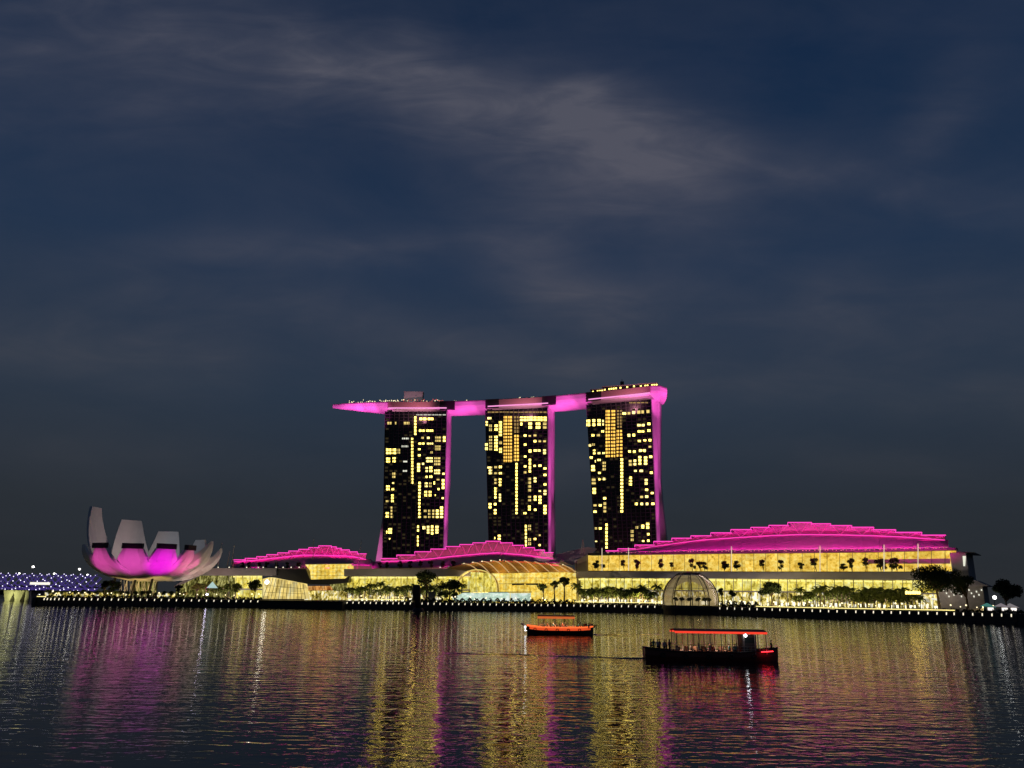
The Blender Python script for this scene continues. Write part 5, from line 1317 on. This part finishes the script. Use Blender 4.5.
        mb = MB(); mb.grid([[Vector((-L / 2 - 1.4 + .25 * k, .05 * math.sin(k * 2), 2.32 - .03 * k)), Vector((-L / 2 - 1.3 + .25 * k, .05 * math.sin(k * 2), 1.85 - .05 * k))] for k in range(4)]); mb.build('flag', pm('flag_cloth', (.5, .25, .2), .7), t, thick=.02)
    mb = MB(); mb.tube((L / 2 - .9, 0, fb + .2), (L / 2 - .9, 0, fb + 1.1), .06); mb.build('bow_post', M['dark'], t)
    place(t, loc, rz)
    for f_ in ((.15, .5, .85) if big else (.1, .4, .7, .95)):
        l = bpy.data.lights.new('cabin_lamp', 'SPOT'); l.spot_size = R(105); l.spot_blend = .6; l.energy = 1000 if big else 1500; l.color = (1, .6, .35) if not big else (1, .7, .55); l.shadow_soft_size = .08
        o = bpy.data.objects.new('cabin_lamp', l); C.objects.link(o); o.parent = t; o.location = (x0 + (x1 - x0) * f_, 0, zr - .3)
    return t, (x0, x1, fb, Bm)
def on(t, x, y, z): return t.matrix_basis @ Vector((x, y, z))
bl = G(711, 112, 0); LB = (W(777, 650, 112) - W(644, 650, 112)).length
b1, inf1 = boat('river_boat', 'dark wooden tour boat with long red canopy and one bright white lamp', bl, LB, R(-1.5), True)
x0, x1, fb, Bm = inf1
k = 0
for i, (x, y) in enumerate([(x0 + 2.3, -.9), (x0 + 3.7, .9), (x0 + 5.1, -1.0), (x0 + 5.2, .8), (x0 + 7.6, -.4), (x0 + 9.0, .9), (x0 + 10.1, -.9)]):
    person('sit', i, on(b1, x, y, fb + .22), R(-90) + R(-1.5), 'seated passenger on a bench beneath the red canopy of the dark tour boat', 'seated passengers of the dark tour boat')
for i, (x, y, lab) in enumerate([(-LB * .40, -.6, 'standing passenger in pale shirt at the stern of the dark boat, nearest its end'), (-LB * .375, .5, 'standing passenger in navy shirt at the stern rail of the dark boat'), (-LB * .335, -.7, 'standing passenger in red shirt just behind the canopy of the dark boat'), (-LB * .30, .4, 'standing passenger in black at the left edge of the red canopy'), (-LB * .42, .6, 'standing passenger in teal at the far side of the stern'), (-LB * .355, -1.2, 'standing passenger in pale shirt leaning by the near stern rail'), (-LB * .315, -1.1, 'standing passenger in navy shirt by the first canopy post'), (-LB * .445, 0, 'standing passenger in red shirt at the very end of the stern')]):
    person('stand', i, on(b1, x, y, fb - .3 + .93), R(40 * i), lab, 'standing passengers at the stern of the dark boat')
person('stand', 3, on(b1, LB * .455, 0, fb - .05 + .93 - .1), R(-90), 'boatman in black standing at the bow of the dark boat', sc=.95)
person('sit', 4, on(b1, x0 + 8.2, -1.3, fb + .22), R(170), 'passenger in teal shirt turned to the water under the red canopy')
bl2 = G(560, 183, 0); L2 = (W(594, 628, 183) - W(528, 628, 183)).length
b2, inf2 = boat('river_boat', 'smaller tour boat with glowing orange side band farther out on the bay', bl2, L2, R(-3), False)
x0, x1, fb, Bm = inf2
for i in range(9):
    person('sit', i, on(b2, x0 + .9 + (x1 - x0 - 3.0) * i / 8, (-1.0, .7, -.2)[i % 3], fb + .22), R(-93), 'seated passenger beneath the canopy of the orange banded boat', 'seated passengers of the orange boat')
for i in range(11):
    person('stand' if i % 3 else 'sit', i + 3, on(b2, x1 + .5 + i * .44, (-1.1, .2, 1.0)[i % 3], fb - .35 + (.70 if i % 3 else .5)), R(-60 - 20 * i), 'dark clad passenger on the open foredeck of the orange banded boat', 'passengers on the open foredeck of the orange boat', .92)

# wakes: low smooth ridges of water trailing from the boats
def wake(a, b, w, h, label):
    a = Vector(a); b = Vector(b); n = 40; rows = []; d = (b - a).normalized(); s_ = Vector((-d.y, d.x, 0))
    for i in range(n + 1):
        t = i / n; p = a.lerp(b, t) + s_ * (.5 * math.sin(t * 9) + .3 * math.sin(t * 23)); k = (1 - t) ** .6 * (.8 + .2 * math.sin(t * 31)); ww = w * (.6 + t)
        rows.append([p + s_ * (ww * (j / 4 - 1)) + Vector((0, 0, -.02 + h * k * (.5 + .5 * math.cos(math.pi * (j / 4 - 1))))) for j in range(9)])
    mb = MB(); mb.grid(rows); tag(mb.build('wake', M['water'], smooth=True), kind='structure')
wake(G(650, 113, 0), G(372, 121, 0), 1.3, .20, '')
wake(G(590, 183, 0), G(650, 178, 0), 1.2, .18, '')
wake(G(590, 186, 0), G(690, 192, 0), 1.0, .12, '')

# clean bookkeeping keys
for o in bpy.data.objects:
    if '_base' in o: del o['_base']
